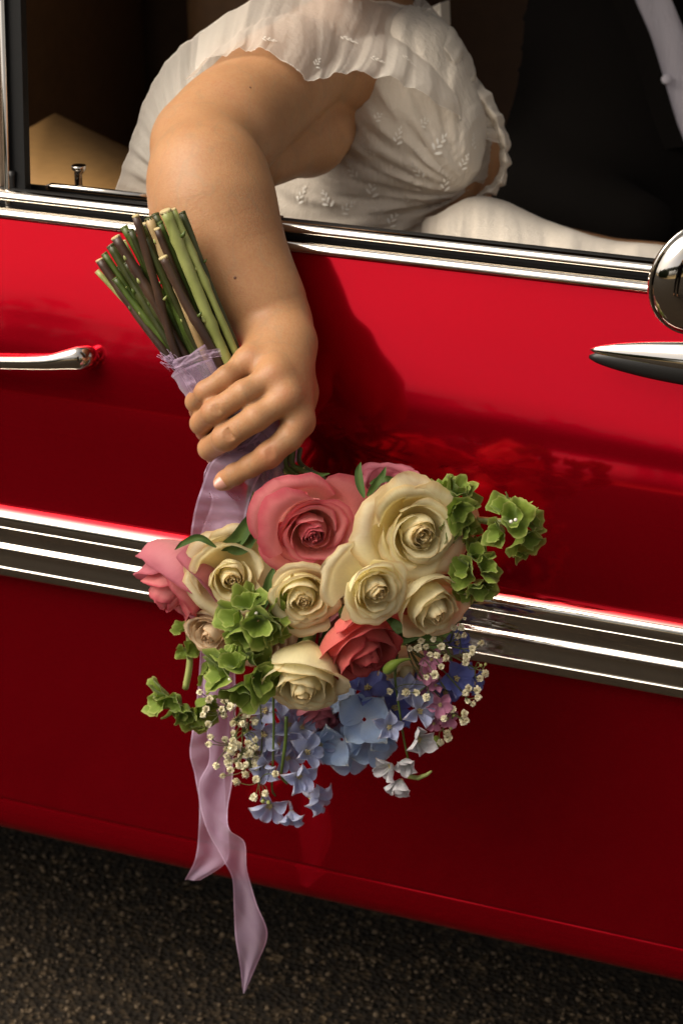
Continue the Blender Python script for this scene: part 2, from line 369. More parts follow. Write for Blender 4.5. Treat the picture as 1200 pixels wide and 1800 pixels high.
M_hyddark = petal_mat('deep_blue_petal', (0.14, 0.16, 0.42), (0.12, 0.15, 0.46), (0.16, 0.20, 0.50), (0.20, 0.22, 0.45), 0.25)
M_delph = petal_mat('pale_blue_delphinium_petal', (0.52, 0.53, 0.62), (0.42, 0.47, 0.70), (0.54, 0.58, 0.76), (0.46, 0.42, 0.46), 0.34, 0.40)
M_delphw = petal_mat('white_delphinium_petal', (0.55, 0.56, 0.48), (0.60, 0.60, 0.62), (0.66, 0.64, 0.66), (0.55, 0.50, 0.52), 0.3, 0.15)
M_pinksm = petal_mat('small_pink_petal', (0.55, 0.28, 0.40), (0.58, 0.22, 0.36), (0.66, 0.30, 0.44), (0.5, 0.2, 0.3), 0.3)
M_bell = petal_mat('green_bell_calyx', (0.22, 0.31, 0.04), (0.165, 0.25, 0.024), (0.19, 0.27, 0.03), (0.36, 0.42, 0.10), 0.30)
M_leaf = petal_mat('green_leaf', (0.09, 0.15, 0.02), (0.055, 0.11, 0.018), (0.06, 0.11, 0.02), (0.10, 0.13, 0.03), 0.2)
M_breath = simple('ivory_blossom', (0.80, 0.74, 0.52), 0.7, var=0.2, scale=300, Emission__Strength=0.0)
M_eye = simple('yellow_flower_eye', (0.55, 0.45, 0.20), 0.6, var=0.4, scale=400)
M_stamen = simple('pale_seed', (0.75, 0.70, 0.62), 0.6)
def stem_mat(name, a, b_, c_):
    m, t, b, o = new_mat(name); co = objco(t, (60, 60, 9)); n1 = noise(t, 1.0, 5, co); n2 = noise(t, 45, 4, objco(t))
    c = ramp(t, n1.outputs[0], [(0.32, a), (0.5, b_), (0.68, c_)]).outputs[0]; c = mixc_(t, ramp(t, n2.outputs[0], [(0.45, (0,)*3), (0.7, (0.6,)*3)]).outputs[0], c, a); t.links.new(c, b.inputs['Base Color'])
    b.inputs['Roughness'].default_value = 0.42; bump(t, b, n1.outputs[0], 0.3, 0.002); return m
M_sbrown = stem_mat('brown_stem_bark', (0.035, 0.018, 0.012), (0.060, 0.030, 0.018), (0.085, 0.045, 0.024))
M_sgreen = stem_mat('green_stem', (0.040, 0.055, 0.010), (0.075, 0.12, 0.018), (0.12, 0.17, 0.03))
M_slight = stem_mat('pale_green_stem', (0.20, 0.23, 0.06), (0.33, 0.36, 0.11), (0.42, 0.44, 0.16))
M_sdark = stem_mat('dark_olive_stem', (0.030, 0.030, 0.010), (0.045, 0.055, 0.012), (0.07, 0.08, 0.02))
M_cut = simple('cut_stem_pith', (0.50, 0.40, 0.20), 0.8, var=0.4, scale=500)
M_dry = stem_mat('dry_straw_bark', (0.30, 0.19, 0.08), (0.48, 0.34, 0.16), (0.60, 0.45, 0.24))
M_thinstem = stem_mat('wiry_stem', (0.05, 0.06, 0.015), (0.09, 0.11, 0.03), (0.12, 0.14, 0.04))

# ground
M_ground, t, b, o = new_mat('asphalt'); co = objco(t)
vo = nd(t, 'ShaderNodeTexVoronoi'); vo.inputs['Scale'].default_value = 150; t.links.new(co, vo.inputs['Vector'])
n1 = noise(t, 1.6, 5, co); n2 = noise(t, 60, 4, co)
c = ramp(t, vo.outputs['Color'], [(0.15, (0.008, 0.0065, 0.005)), (0.50, (0.024, 0.018, 0.012)), (0.80, (0.072, 0.050, 0.028)), (0.95, (0.18, 0.125, 0.07))]).outputs[0]
c = mixc_(t, ramp(t, n2.outputs[0], [(0.42, (0.75,)*3), (0.62, (0,)*3)]).outputs[0], c, (0.016, 0.013, 0.010))
c = mixc_(t, ramp(t, n1.outputs[0], [(0.35, (0.0,)*3), (0.7, (0.40,)*3)]).outputs[0], c, (0.020, 0.015, 0.010)); t.links.new(c, b.inputs['Base Color'])
b.inputs['Roughness'].default_value = 0.95; b.inputs['Specular IOR Level'].default_value = 0.15; bump(t, b, vo.outputs['Distance'], 0.8, 0.006)
M_verge = simple('dry_verge', (0.30, 0.21, 0.08), 0.9, var=0.35, scale=3)
M_tree = simple('tree_leaves', (0.045, 0.065, 0.018), 0.7, var=0.4, scale=1)
M_pebble = simple('brown_pebble', (0.10, 0.070, 0.040), 0.85, var=0.9, scale=90)
# ================================================================== setting
V, f = [(-250, -250, 0), (250, -250, 0), (250, 250, 0), (-250, 250, 0)], [(0, 1, 2, 3)]
mk('ground', V, f, M_ground, smooth=False, kind='structure')
gx = np.linspace(-60, 60, 61); V = []
for x in gx:
    w = 0.35*math.sin(x*0.7)+0.2*math.sin(x*2.3)
    V += [(x, -9+w, 0.004), (x, -10.2+w, 0.12), (x, -40, 0.3)]
mk('verge', V, grid_faces(61, 3), M_verge, kind='structure')
# loose grit lying on the asphalt behind the sill
pb = []
ico = bmesh.new(); bmesh.ops.create_icosphere(ico, subdivisions=1, radius=1.0); iv = np.array([v.co[:] for v in ico.verts]); iff = [tuple(v.index for v in f_.verts) for f_ in ico.faces]; ico.free()
Vp, Fp, n0 = [], [], 0
for i in range(9000):
    x = rng.uniform(-1.0, 0.9); y = rng.uniform(-0.75, 0.35); s = 0.0014+0.0030*rng.random()**2.2
    a = rng.uniform(0, 6.28); sc_ = np.array([1, rng.uniform(.6, 1), rng.uniform(.4, .7)])*s*(1+0.15*rng.standard_normal((12, 1)))
    q = iv*sc_; q = np.stack([q[:, 0]*math.cos(a)-q[:, 1]*math.sin(a), q[:, 0]*math.sin(a)+q[:, 1]*math.cos(a), q[:, 2]], 1) + (x, y, s*0.25)
    Vp.append(q); Fp.append(np.array(iff)+n0); n0 += 12
mk('gravel', np.vstack(Vp), np.vstack(Fp), M_pebble, smooth=True, kind='stuff', label='loose brown grit scattered over the dark asphalt below the car')
# the far side of the road, seen only in the chrome and lacquer: a wood along the verge
Vt, Ft, n0 = [], [], 0
for k in range(116):
    x = rng.uniform(-45, 40); y = -26-rng.random()*10; h = rng.uniform(2.2, 4.2) + 1.0*math.sin(x*.25) + (4.5 if x < -11 else 0); zc = h*.5; ry = 2.0
    if -9.5 < x < 5 and k < 70: x = x-14 if x < -2 else x+13
    nl = 260 if k < 70 else 480
    if 70 <= k < 96: x = rng.uniform(-17, -5.5); y = -10.5-rng.random()*2; h = rng.uniform(2.5, 3.5); zc = h*.5
    if k >= 96:                                                       # a row of crowns held high on bare trunks, open sky beneath
        x = rng.uniform(-7.5, 6); y = -18-rng.random()*3; h = rng.uniform(1.1, 1.8); zc = rng.uniform(4.1, 4.6); ry = 1.4
        tv, tf = tube([(x, y, 0), (x+.1, y, 2), (x, y, zc)], [.14, .11, .08], 4, False)
        Vt += [np.array(q) for q in tv]; Ft += [tuple(w_+n0 for w_ in q) for q in tf]; n0 += len(tv)
    c = rng.standard_normal((nl, 3)); c /= np.linalg.norm(c, axis=1)[:, None]; c *= (rng.random((nl, 1))**0.4)
    c = c*(2.3, ry, h*0.5) + (x, y, zc)
    for p in c:
        u = rng.standard_normal(3); u /= np.linalg.norm(u); w = np.cross(u, rng.standard_normal(3)); w /= np.linalg.norm(w); s = rng.uniform(.18, .42)
        Vt += [p-u*s, p+w*s*.6, p+u*s, p-w*s*.6]; Ft.append((n0, n0+1, n0+2, n0+3)); n0 += 4
mk('treeline', Vt, Ft, M_tree, smooth=False, kind='stuff', label='far wood along the other side of the road mirrored in the chrome')

# ================================================================== car
X0, X1 = -2.1, 1.9
car = empty('vintage_car', (0, 0.6, 0), label='bright red vintage car with chrome side trim, its side window wound down', cat='car')
prof = [(0.0625, .8950), (0.0608, .8925), (0.0522, .870), (0.0448, .850), (0.0366, .826), (0.0283, .800), (0.0216, .778), (0.0168, .760), (0.0141, .745), (0.0128, .725), (0.0121, .700), (0.0115, .670), (0.0110, .640), (0.0106, .610), (0.0104, .573),
        (0.0106, .520), (0.0112, .45), (0.0120, .38), (0.0128, .3235)]
def fine(p, n):
    return catmull(np.array(p), n)
def swell(x, z):
    s = max(0.0, min(1.0, (z-0.62)/0.25)); return -0.010*math.exp(-((x-0.55)/0.42)**2)*math.sin(math.pi*min(1, max(0, (z-.60)/.29)))*1.0
V, f = extrude_x(fine(prof, 90), X0, X1, 120, swell); mk('door_panel', V, f, M_paint, car)
sill = [(0.0128, .3235), (0.0130, .3214), (0.0136, .3204), (0.0136, .3196), (0.0131, .3190), (0.0130, .316), (0.0095, .300), (0.013, .288), (0.018, .2815), (0.028, .279), (0.10, .279)]
V, f = extrude_x(sill, X0, X1, 40); mk('sill_panel', V, f, M_paint, car)
mk('floor_pan', *box(X0, X1, 0.10, 1.45, .262, .2785), M_black, car, smooth=False)
for wx in (-1.55, 1.45):
    th = np.linspace(0, 2*np.pi, 49)[:-1]; pf = [(0.20, .19), (.215, .29), (.235, .315), (.30, .32), (.365, .315), (.385, .29), (.40, .19)]
    V = np.array([(wx+r_*math.sin(a), y_, .32+r_*math.cos(a)) for a in th for (y_, r_) in pf]); ff = grid_faces(48, len(pf), True)
    wh = mk('wheel', V, ff, M_rubber, car)
    V = np.array([(wx+r_*math.sin(a), y_, .32+r_*math.cos(a)) for a in th for (y_, r_) in [(.215, .192), (.205, .15), (.20, .06), (.195, .001)]]); mk('hubcap', V, grid_faces(48, 4, True), M_chrome, wh)
# belt mouldings: lower chrome rib, black channel, upper chrome rib, glass slot
def half(yc, zc, ry, rz, n=12, a0=-95, a1=95, lean=0.0):
    out = []
    for a in np.linspace(math.radians(a0), math.radians(a1), n): out.append((yc-ry*math.cos(a)+lean*(math.sin(a)), zc+rz*math.sin(a)))
    return out
V, f = extrude_x(half(.0625, .8992, .0065, .0046, lean=.002), X0, X1, 60); mk('belt_molding', V, f, M_chrome, car)
V, f = extrude_x([(.0630, .9030), (.0700, .9036), (.0712, .9060), (.0712, .9078), (.0690, .9095)], X0, X1, 2); mk('belt_channel', V, f, M_rubber, car)
V, f = extrude_x(half(.0695, .9128, .0058, .0042, lean=.002), X0, X1, 60); mk('belt_molding', V, f, M_chrome, car)
V, f = extrude_x([(.0700, .9165), (.0730, .9180), (.0760, .9180), (.0765, .9020), (.0850, .8900), (.0855, .8860), (.0885, .8855)], X0, X1, 2); mk('glass_slot', V, f, M_rubber, car)
V, f = extrude_x([(.0885, .8855), (.0890, .8850), (.120, .8840), (.145, .880), (.150, .870), (.155, .60), (.16, .30)], X0, X1, 2); mk('inner_door', V, f, M_leather, car)
xa, xb = PX(85, 344, .098)[0], PX(325, 395, .098)[0]
mk('window_lip', *merge([tube([(xa, .0975, .9140), (xa+.004, .0975, .9160), (xb, .0975, .9160)], .0030, 10)]), M_chrome, car)
mk('window_felt', *box(-.95, xb, .0985, .1025, .86, .9145), M_rubber, car, smooth=False)
mk('inner_sill', *box(-.95, -.10, .1026, .125, .86, .9035), M_leather, car, smooth=False)
# lock knob
kp = PX(141, 340, .112); kx, ky, kz = kp; V, f = tube([(kx-.001, ky, .895), (kx-.001, ky, .9250), (kx, ky, .9270), (kx, ky, .9295), (kx, ky, .9325), (kx, ky, .9330)], [.0036, .0034, .0042, .0062, .0066, .0058], 20)
mk('lock_knob', V, f, M_chrome, car)
# rear window pillar, black, chrome edged
def strip(pts, w, d, mat, name, parent):
    """bar along pts; w along x, d along y"""
    V = []; 
    for p in pts: V += [(p[0]-w/2, p[1], p[2]), (p[0]+w/2, p[1], p[2]), (p[0]+w/2, p[1]+d, p[2]), (p[0]-w/2, p[1]+d, p[2])]
    ff = []
    for i in range(len(pts)-1):
        for j in range(4): ff.append((4*i+j, 4*i+(j+1) % 4, 4*i+4+(j+1) % 4, 4*i+4+j))
    return mk(name, V, ff+[(3, 2, 1, 0), tuple(4*(len(pts)-1)+j for j in range(4))], mat, parent, smooth=False)
b0 = PX(30, 352, .074); t0 = PX(21, 0, .125); up = t0+(t0-b0)*1.2
strip([b0-(0, 0, .02), b0, t0, up], .0165, .010, M_black, 'window_pillar', car)
b1 = PX(14, 352, .070); t1 = PX(3, 0, .121); V, f = tube([b1-(0, 0, .012), b1, t1, t1+(t1-b1)*1.2], .0028, 10); mk('pillar_edge', V, f, M_chrome, car)
b2 = PX(-45, 352, .072); t2 = PX(-55, 0, .123); strip([b2-(0, 0, .012), b2, t2, t2+(t2-b2)*1.2], .052, .02, M_whitecloth if False else simple('peach_reflection', (0.60, 0.45, 0.32), 0.3), 'rear_pillar', car)  # peach colour stands in for a bright rear-window reflection
# curved rubber foot of the pillar
V, f = tube(catmull([PX(20, 300, .079), PX(24, 340, .076), PX(40, 355, .0755), PX(90, 360, .0765)], 14), .0035, 8); mk('pillar_seal', V, f, M_rubber, car)

# side trim: three chrome ribs with dished valleys between them
zt0, zt1 = .5722, .6418; H = zt1-zt0
tp = [(0.0, .0), (-.0045, .010), (-.0088, .030), (-.0116, .062), (-.0130, .105), (-.0136, .150), (-.0138, .180), (-.0145, .190), (-.0147, .200), (-.0139, .210), (-.0134, .235), (-.0131, .29), (-.0128, .345), (-.0127, .39), (-.0131, .440), (-.0147, .461), (-.0160, .478), (-.0166, .494), (-.0164, .507), (-.0155, .522), (-.0141, .538), (-.0129, .556),
      (-.0126, .60), (-.0127, .66), (-.0131, .72), (-.0135, .765), (-.0143, .776), (-.0145, .786), (-.0139, .797), (-.0139, .84), (-.0137, .88), (-.0132, .915), (-.0122, .943), (-.0098, .970), (-.0055, .990), (0.0, 1.0)]
tpf = catmull([(.0104+a, zt0+H*b_) for a, b_ in tp], 176)
V, f = extrude_x(tpf, X0, X1, 60); mk('side_trim', V, f, M_chrome, car)
V, f = extrude_x([(.0105, zt0-.0022), (.0085, zt0-.0020), (.0080, zt0+.0004), (.0106, zt0+.0008)], X0, X1, 2); mk('trim_gasket', V, f, M_rubber, car)

# door handle: grab bar rising to a rounded end
def loft(rings):
    n = len(rings[0]); V = np.vstack(rings); ff = []
    for i in range(len(rings)-1):
        for j in range(n): ff.append((i*n+j, i*n+(j+1) % n, (i+1)*n+(j+1) % n, (i+1)*n+j))
    return V, ff+[tuple(range(n-1, -1, -1)), tuple((len(rings)-1)*n+j for j in range(n))]
def ell(c, u, w, n=24, pw=1.0):
    a = np.linspace(0, 2*np.pi, n, endpoint=False); cs, sn = np.cos(a), np.sin(a)
    return np.asarray(c) + np.outer(np.sign(cs)*np.abs(cs)**pw, u) + np.outer(np.sign(sn)*np.abs(sn)**pw, w)
hp = [(-150, 640, .030, 3), (-140, 638, .014, 8), (-90, 634, .007, 11), (-20, 637, .003, 12), (40, 638, .002, 12.5), (85, 637, .003, 14), (115, 633, .006, 18), (138, 630, .010, 22), (155, 628, .017, 21), (166, 630, .025, 14), (170, 632, .031, 6)]
hc_ = catmull([PX(a, b_, c_) for a, b_, c_, _ in hp], 44); hr = np.interp(np.linspace(0, 1, 44), np.linspace(0, 1, len(hp)), [q[3] for q in hp])*depth(hc_[20])/FPX
rings = []
for i in range(44):
    T = hc_[min(i+1, 43)]-hc_[max(i-1, 0)]; T /= np.linalg.norm(T); u = np.cross(T, (0, 0, 1.0)); u /= np.linalg.norm(u); w = np.cross(u, T); rings.append(ell(hc_[i], u*hr[i]*0.75, w*hr[i]))
V, f = loft(rings); mk('door_handle', V, f, M_chrome, car)

# wing mirror: bullet-backed round head on a stalk, teardrop foot on a rubber pad
mirror = empty('wing_mirror', PX(1225, 620, .0), car)
mc = PX(1236, 488, -.075); mr = 104*depth(mc)/FPX
ax = np.array([.62, -.72, -.05]); ax /= np.linalg.norm(ax); mu = np.cross(ax, (0, 0, 1.0)); mu /= np.linalg.norm(mu); mw = np.cross(mu, ax)
rings = []
for tt in np.linspace(0, 1, 26):
    a = tt*math.pi/2; rr = mr*max(.004, math.cos(a)**.8); rings.append(ell(mc+ax*mr*0.52*math.sin(a), mu*rr, mw*rr, 48))
rings = [ell(mc-ax*.004, mu*mr*.985, mw*mr*.985, 48), ell(mc-ax*.003, mu*mr*1.02, mw*mr*1.02, 48), ell(mc+ax*.002, mu*mr*1.02, mw*mr*1.02, 48)] + rings
V, f = loft(rings); mk('mirror_head', V, f, M_chrome, mirror)
st0, st1 = mc+np.array([0, .004, -mr*.96]), PX(1228, 612, -.016); V, f = tube(catmull([st0, (st0+st1)/2+(0.004, .0, 0), st1], 8), [.006, .006, .006, .0065, .007, .008, .009, .010], 16); mk('mirror_stalk', V, f, M_chrome, mirror)
rings, ringg = [], []
for s in np.linspace(0, 1, 30):
    px = 1037+330*s; w_ = 34*(math.sin(math.pi*min(1, s*.62+.001))**.62)*(1 if s < .85 else 1-((s-.85)/.16)**2); w_ = max(w_, .6); py = 614+ (px-1037)*.095
    c0 = PX(px, py, .0245); k = depth(c0)/FPX
    nrm = np.array([0, -.94, .34]); tz = np.array([0, .34, .94]); rings.append(ell(c0+nrm*.001, nrm*w_*k*.62, tz*w_*k, 26)); ringg.append(ell(c0-tz*.0055+nrm*-.001, nrm*(w_*k*.50+.002), tz*(w_*k*1.04+.0012), 26))
V, f = loft(rings); mk('mirror_foot', V, f, M_chrome, mirror)
V, f = loft(ringg); mk('mirror_gasket', V, f, M_rubber, mirror)

# cabin: lining, far side, roof, seats
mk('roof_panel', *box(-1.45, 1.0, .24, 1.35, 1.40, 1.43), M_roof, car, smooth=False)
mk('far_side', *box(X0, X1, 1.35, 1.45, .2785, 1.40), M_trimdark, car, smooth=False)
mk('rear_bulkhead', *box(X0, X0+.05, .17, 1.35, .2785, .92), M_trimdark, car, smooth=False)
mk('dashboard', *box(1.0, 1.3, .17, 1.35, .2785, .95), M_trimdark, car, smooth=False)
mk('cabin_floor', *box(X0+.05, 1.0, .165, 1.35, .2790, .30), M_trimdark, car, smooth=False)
# tan seat: cushion top and back seen behind the bride's arm
poly = [PZ(*q, .80) for q in ((20, 232), (96, 188), (300, 285), (330, 420), (20, 420))]
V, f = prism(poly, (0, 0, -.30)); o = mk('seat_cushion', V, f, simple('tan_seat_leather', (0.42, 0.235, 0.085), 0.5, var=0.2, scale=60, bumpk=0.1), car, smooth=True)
bm = bmesh.new(); bm.from_mesh(o.data); bmesh.ops.bevel(bm, geom=bm.edges[:], offset=.012, segments=3, affect='EDGES'); bm.to_mesh(o.data); bm.free()
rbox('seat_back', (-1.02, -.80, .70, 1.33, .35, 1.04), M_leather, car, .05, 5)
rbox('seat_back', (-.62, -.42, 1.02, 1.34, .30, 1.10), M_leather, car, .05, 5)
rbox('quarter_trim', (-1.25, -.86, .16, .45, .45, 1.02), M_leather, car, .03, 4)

# ================================================================== the bride
bride = empty('person', PX(700, 470, .36), label='bride in ivory ruffled dress leaning her bare arm out of the car window', cat='person')
def R_(P, rpx): return rpx*depth(P)/FPX
NEAR = 0.14
def YA(Y): return Y+NEAR*max(0, min(1, (.03-Y)/.18))      # the hanging arm lies close along the door
hx = [PX(q, r_, -.075) for q, r_ in ((330, 720), (560, 720), (440, 590), (440, 870))]
hx0, hx1 = hx[0][0]-.02, hx[1][0]+.02; hz1, hz0 = hx[2][2]+.01, hx[3][2]-.012
AX = axis((-.40, hx0, .0045), (hx0, hx1, .00095), (hx1, .12, .004), (.12, .70, .012))
AY = axis((-.160, -.135, .002), (-.135, .015, .00095), (.015, .10, .003), (.10, .70, .009))
AZ = axis((.40, .74, .014), (.74, hz0, .005), (hz0, hz1, .00095), (hz1, 1.06, .0035), (1.06, 1.42, .006))
B = Field(AX, AY, AZ)
def A(p, q, k=.02, **kw):
    a, b_ = PX(*p[:3]), PX(*q[:3]); B.add(a, b_, R_(a, p[3]), R_(b_, q[3]), k, **kw)
# torso, head, legs (mostly under the dress)
A((705, 150, .38, 120), (690, 300, .40, 135), .04); A((690, 300, .40, 135), (650, 430, .40, 165), .05)
A((640, 60, .40, 85), (560, 100, .31, 85), .04); A((690, 90, .43, 70), (760, 150, .49, 52), .04)
A((625, 20, .38, 50), (615, -70, .36, 48), .03); A((600, -170, .34, 92), (625, -110, .31, 70), .03)
A((660, 500, .40, 160), (1150, 580, .36, 105), .05); A((680, 480, .52, 150), (1160, 540, .52, 100), .05); A((1150, 580, .36, 95), (1210, 900, .40, 60), .04); A((1160, 540, .52, 90), (1220, 880, .54, 60), .04)
A((765, 150, .50, 48), (828, 260, .47, 46), .03); A((828, 260, .47, 48), (790, 400, .42, 40), .03)
hc3 = PX(604, -160, .335); hr3 = R_(hc3, 88); fdir = RT*.62-np.array([0, .80, .10]); fdir /= np.linalg.norm(fdir); fside = np.cross(fdir, (0, 0, 1.)); fup = np.cross(fside, fdir)
B.add(hc3+fdir*hr3*.90+fup*hr3*.10, hc3+fdir*hr3*1.13-fup*hr3*.22, .007, .011, .012); B.add(hc3+fdir*hr3*.80-fup*hr3*.55, hc3+fdir*hr3*.72-fup*hr3*.80, .020, .022, .02)
# near arm
A((560, 110, .30, 85), (500, 132, .22, 76), .03); A((500, 132, .22, 76), (462, 166, .175, 82), .03); A((462, 166, .175, 82), (400, 222, .115, 86), .03); A((400, 222, .115, 86), (350, 255, .080, 79), .03)
B.chain([(PX(*q[:3]), R_(PX(*q[:3]), q[3])) for q in ((462, 288, .160, 44), (540, 238, .255, 64), (600, 205, .355, 57), (665, 185, .46, 52))], .02, .006)
E1 = Field(AX, AY, AZ)
arm = [(350, 254, .078, 79), (365, 312, .040, 88), (374, 362, .010, 89), (387, 410, -.028, 83), (413, 460, -.066, 72), (444, 510, -.105, 61), (471, 550, -.135, 51), (490, 582, -.152, 42)]
arm = [(PX(q[0], q[1], YA(q[2])), R_(PX(q[0], q[1], YA(q[2])), q[3])) for q in arm]
B.chain(arm, .03, .014)
# hand
hand = Field(B.ax[0], B.ax[1], B.ax[2])
def pr(q): P = PX(q[0], q[1], YA(q[2])); return (P, R_(P, q[3]))
Wr = (494, 585, -.152)
mcp = {'pinky': (436, 636, -.214, 22), 'ring': (480, 662, -.226, 24), 'middle': (503, 699, -.232, 25), 'index': (525, 742, -.228, 25)}
car_ = {'pinky': (468, 596, -.168, 29), 'ring': (484, 598, -.172, 31), 'middle': (502, 602, -.174, 32), 'index': (514, 608, -.170, 30)}
for n_ in mcp: B.chain([pr((492, 570, -.150, 34)), pr(car_[n_]), pr(mcp[n_])], .012, .016)
for a_, b_ in (('pinky', 'ring'), ('ring', 'middle'), ('middle', 'index')):
    p, q = pr(tuple((u+v)/2 for u, v in zip(mcp[a_], mcp[b_]))), pr(tuple((u+v)/2 for u, v in zip(car_[a_], car_[b_]))); off = FW*.004
    B.add(p[0]*.85+q[0]*.15+off*.5, q[0]+off*.3, p[1]*.92, q[1]*.95, .016)
# palm and ball of the thumb, on the far side of the stems
B.chain([pr((500, 604, -.150, 30)), pr((520, 690, -.185, 34)), pr((522, 735, -.200, 27))], .012, .012)
B.chain([pr((496, 606, -.142, 28)), pr((500, 690, -.140, 30)), pr((478, 770, -.150, 25)), pr((440, 812, -.172, 21)), pr((405, 830, -.190, 17))], .010, .008)
fing = {
 'pinky': [mcp['pinky'], (398, 663, -.236, 20.5), (362, 688, -.242, 20), (344, 706, -.226, 18.5), (350, 722, -.196, 17), (380, 728, -.176, 14)],
 'ring': [mcp['ring'], (428, 690, -.246, 23), (376, 724, -.252, 23), (354, 744, -.232, 20.5), (362, 758, -.198, 18), (395, 762, -.178, 15)],
 'middle': [mcp['middle'], (450, 734, -.252, 25), (396, 769, -.256, 24.5), (369, 788, -.234, 21.5), (380, 800, -.198, 19), (415, 800, -.180, 16)],
 'index': [mcp['index'], (508, 769, -.243, 24.5), (472, 800, -.252, 24), (440, 819, -.252, 20.5), (412, 834, -.249, 19.5), (396, 844, -.2475, 17.5), (388, 849, -.246, 14.5)]}
for n_, q in fing.items(): B.chain([(pr(u)[0], pr(u)[1]*(.94 if i_ else .98)) for i_, u in enumerate(q)], .004, .0028)
# knuckle heads and tendons on the back of the hand
for n_, q in mcp.items():
    B.ball(pr(q)[0]-FW*.0022+UP*.001, pr(q)[1]*.80, .012)
    a_, b_ = pr(q), pr(car_[n_]); B.add(a_[0]-FW*a_[1]*.62, b_[0]-FW*b_[1]*.70, .0030, .0025, .010)
# folds over the middle joints
for (x, y, Y) in ((366, 685, -.242), (380, 721, -.252), (402, 765, -.256), (476, 798, -.252)):
    P = PX(x, y, YA(Y))
    for d_ in (-.0022, 0, .0024):
        c0 = P + (RT*(-.8)+UP*(-.45))*d_; r_ = R_(P, 22.6); c0 = c0 - FW*(r_+.0001)
        B.groove(c0+(RT*-.45+UP*.85)*.0042, c0-(RT*-.45+UP*.85)*.0044, .0011, .0010)
BV, BF = B.surface(1)
flush = np.zeros(len(BV))
for (x, y, Y, rr, s) in ((440, 630, -.22, 16, .5), (482, 660, -.235, 16, .45), (505, 697, -.24, 17, .5), (543, 742, -.24, 17, .6), (360, 681, -.24, 17, .5), (374, 718, -.25, 19, .55), (400, 764, -.255, 20, .6), (474, 800, -.258, 20, .6), (395, 842, -.25, 16, .4), (296, 272, .06, 34, .35), (405, 175, .09, 16, .5)):
    P = PX(x, y, YA(Y)); r_ = R_(P, rr); flush = np.maximum(flush, s*np.exp(-((BV-P)**2).sum(1)/(r_*r_)))
mk('body', BV, BF, M_skin, bride, attr={'flush': flush})
body_bvh = BVHTree.FromPolygons(BV.tolist(), BF.tolist())
def hit(bvh, px, py):
    d = Vector(ray(px, py)).normalized(); h = bvh.ray_cast(Vector(CAM), d); return (np.array(h[0]), np.array(h[1])) if h[0] else (None, None)
# moles
for (x, y, s) in ((440, 153, 2.6), (413, 488, 3.2)):
    p, nn = hit(body_bvh, x, y)
    if p is not None:
        if nn @ FW > 0: nn = -nn
        r_ = R_(p, s); u = np.cross(nn, (0, 0, 1.)); u /= np.linalg.norm(u); w = np.cross(u, nn); rings = [ell(p+nn*r_*.35*h_-nn*.0002, u*r_*q, w*r_*q, 10) for h_, q in ((0, 1), (.5, .85), (.9, .5), (1, .05))]
        mk('mole', *loft(rings), M_mole, bride)
# painted nail of the outstretched finger
ctr = np.array([392., 847.]); dr = np.array([-.87, .49]); dr /= np.linalg.norm(dr); pd = np.array([-dr[1], dr[0]]); V = []; nu, nv = 13, 13; good = []
for i in range(nu):
    for j in range(nv):
        s, q = -1+2*i/(nu-1), -1+2*j/(nv-1); sx = s*math.sqrt(1-q*q*.38); qy = q*math.sqrt(1-s*s*.42)
        p2 = ctr+dr*(16.5*sx+1)+pd*11.5*qy; h, nn = hit(body_bvh, p2[0], p2[1]); V.append(h); good.append((s, q, nn))
dz = np.median([depth(h) for h in V if h is not None]); P = []
for i in range(nu):
    for j in range(nv):
        s, q, nn = good[i*nv+j]; sx = s*math.sqrt(1-q*q*.38); qy = q*math.sqrt(1-s*s*.42); p2 = ctr+dr*(16.5*sx+1)+pd*11.5*qy
        r2 = ray(*p2); z = dz-.0016+.0022*q*q+.0010*max(0, s)**2; P.append(CAM+r2*z)
P = np.array(P); back = P+FW*.0012; n_ = nu*nv; fr = grid_faces(nu, nv); rim = [i*nv for i in range(nu)]+[(nu-1)*nv+j for j in range(1, nv)]+[i*nv+nv-1 for i in range(nu-2, -1, -1)]+[j for j in range(nv-2, 0, -1)]
fs = fr+[tuple(v+n_ for v in q[::-1]) for q in fr]+[(rim[k], rim[k]+n_, rim[(k+1) % len(rim)]+n_, rim[(k+1) % len(rim)]) for k in range(len(rim))]
mk('fingernail', np.vstack([P, back]), fs, M_nail, bride, label='pale pink painted nail of the pointing finger')

for s_ in (-1, 1):                       # eyes and lips
    ec = hc3+fdir*hr3*.90+fside*hr3*.36*s_+fup*hr3*.08; mk('eye', *loft([ell(ec+fdir*.006*math.sin(a), fside*.013*math.cos(a), fup*.006*math.cos(a), 14) for a in np.linspace(-1.4, 1.5, 9)]), M_embro, bride)
    mk('iris', *loft([ell(ec+fdir*(.0058+.0008*q), fside*.0052*w_, fup*.0052*w_, 14) for q, w_ in ((-1, 1), (0, 1), (1, .5), (1.1, .02))]), M_hair, bride)
    mk('eyebrow', *tube([ec+fup*.016-fside*.016+fdir*.004, ec+fup*.020+fdir*.007, ec+fup*.016+fside*.016+fdir*.004], [.0015, .0026, .0015], 8), M_hair, bride)
M_lip = simple('lip_red', (0.42, 0.10, 0.08), 0.4)
for q, w_ in ((-.44, .0050), (-.53, .0060)):
    lc = hc3+fdir*hr3*.985+fup*hr3*q; mk('lip', *tube(catmull([lc-fside*.022-fdir*.006, lc-fside*.009, lc+fside*.009, lc+fside*.022-fdir*.006], 12), np.sin(np.linspace(.15, 3.0, 12))*w_, 10), M_lip, bride)
# hair (above the frame)
Hd = Field(axis((-.35, .2, .008)), axis((.1, .7, .008)), axis((1.0, 1.42, .008)))
a_, b_ = PX(590, -190, .36), PX(560, -130, .40); Hd.add(a_, b_, R_(a_, 98), R_(b_, 92), .03); V, f = Hd.surface(1); mk('hair', V, f, M_hair, bride)

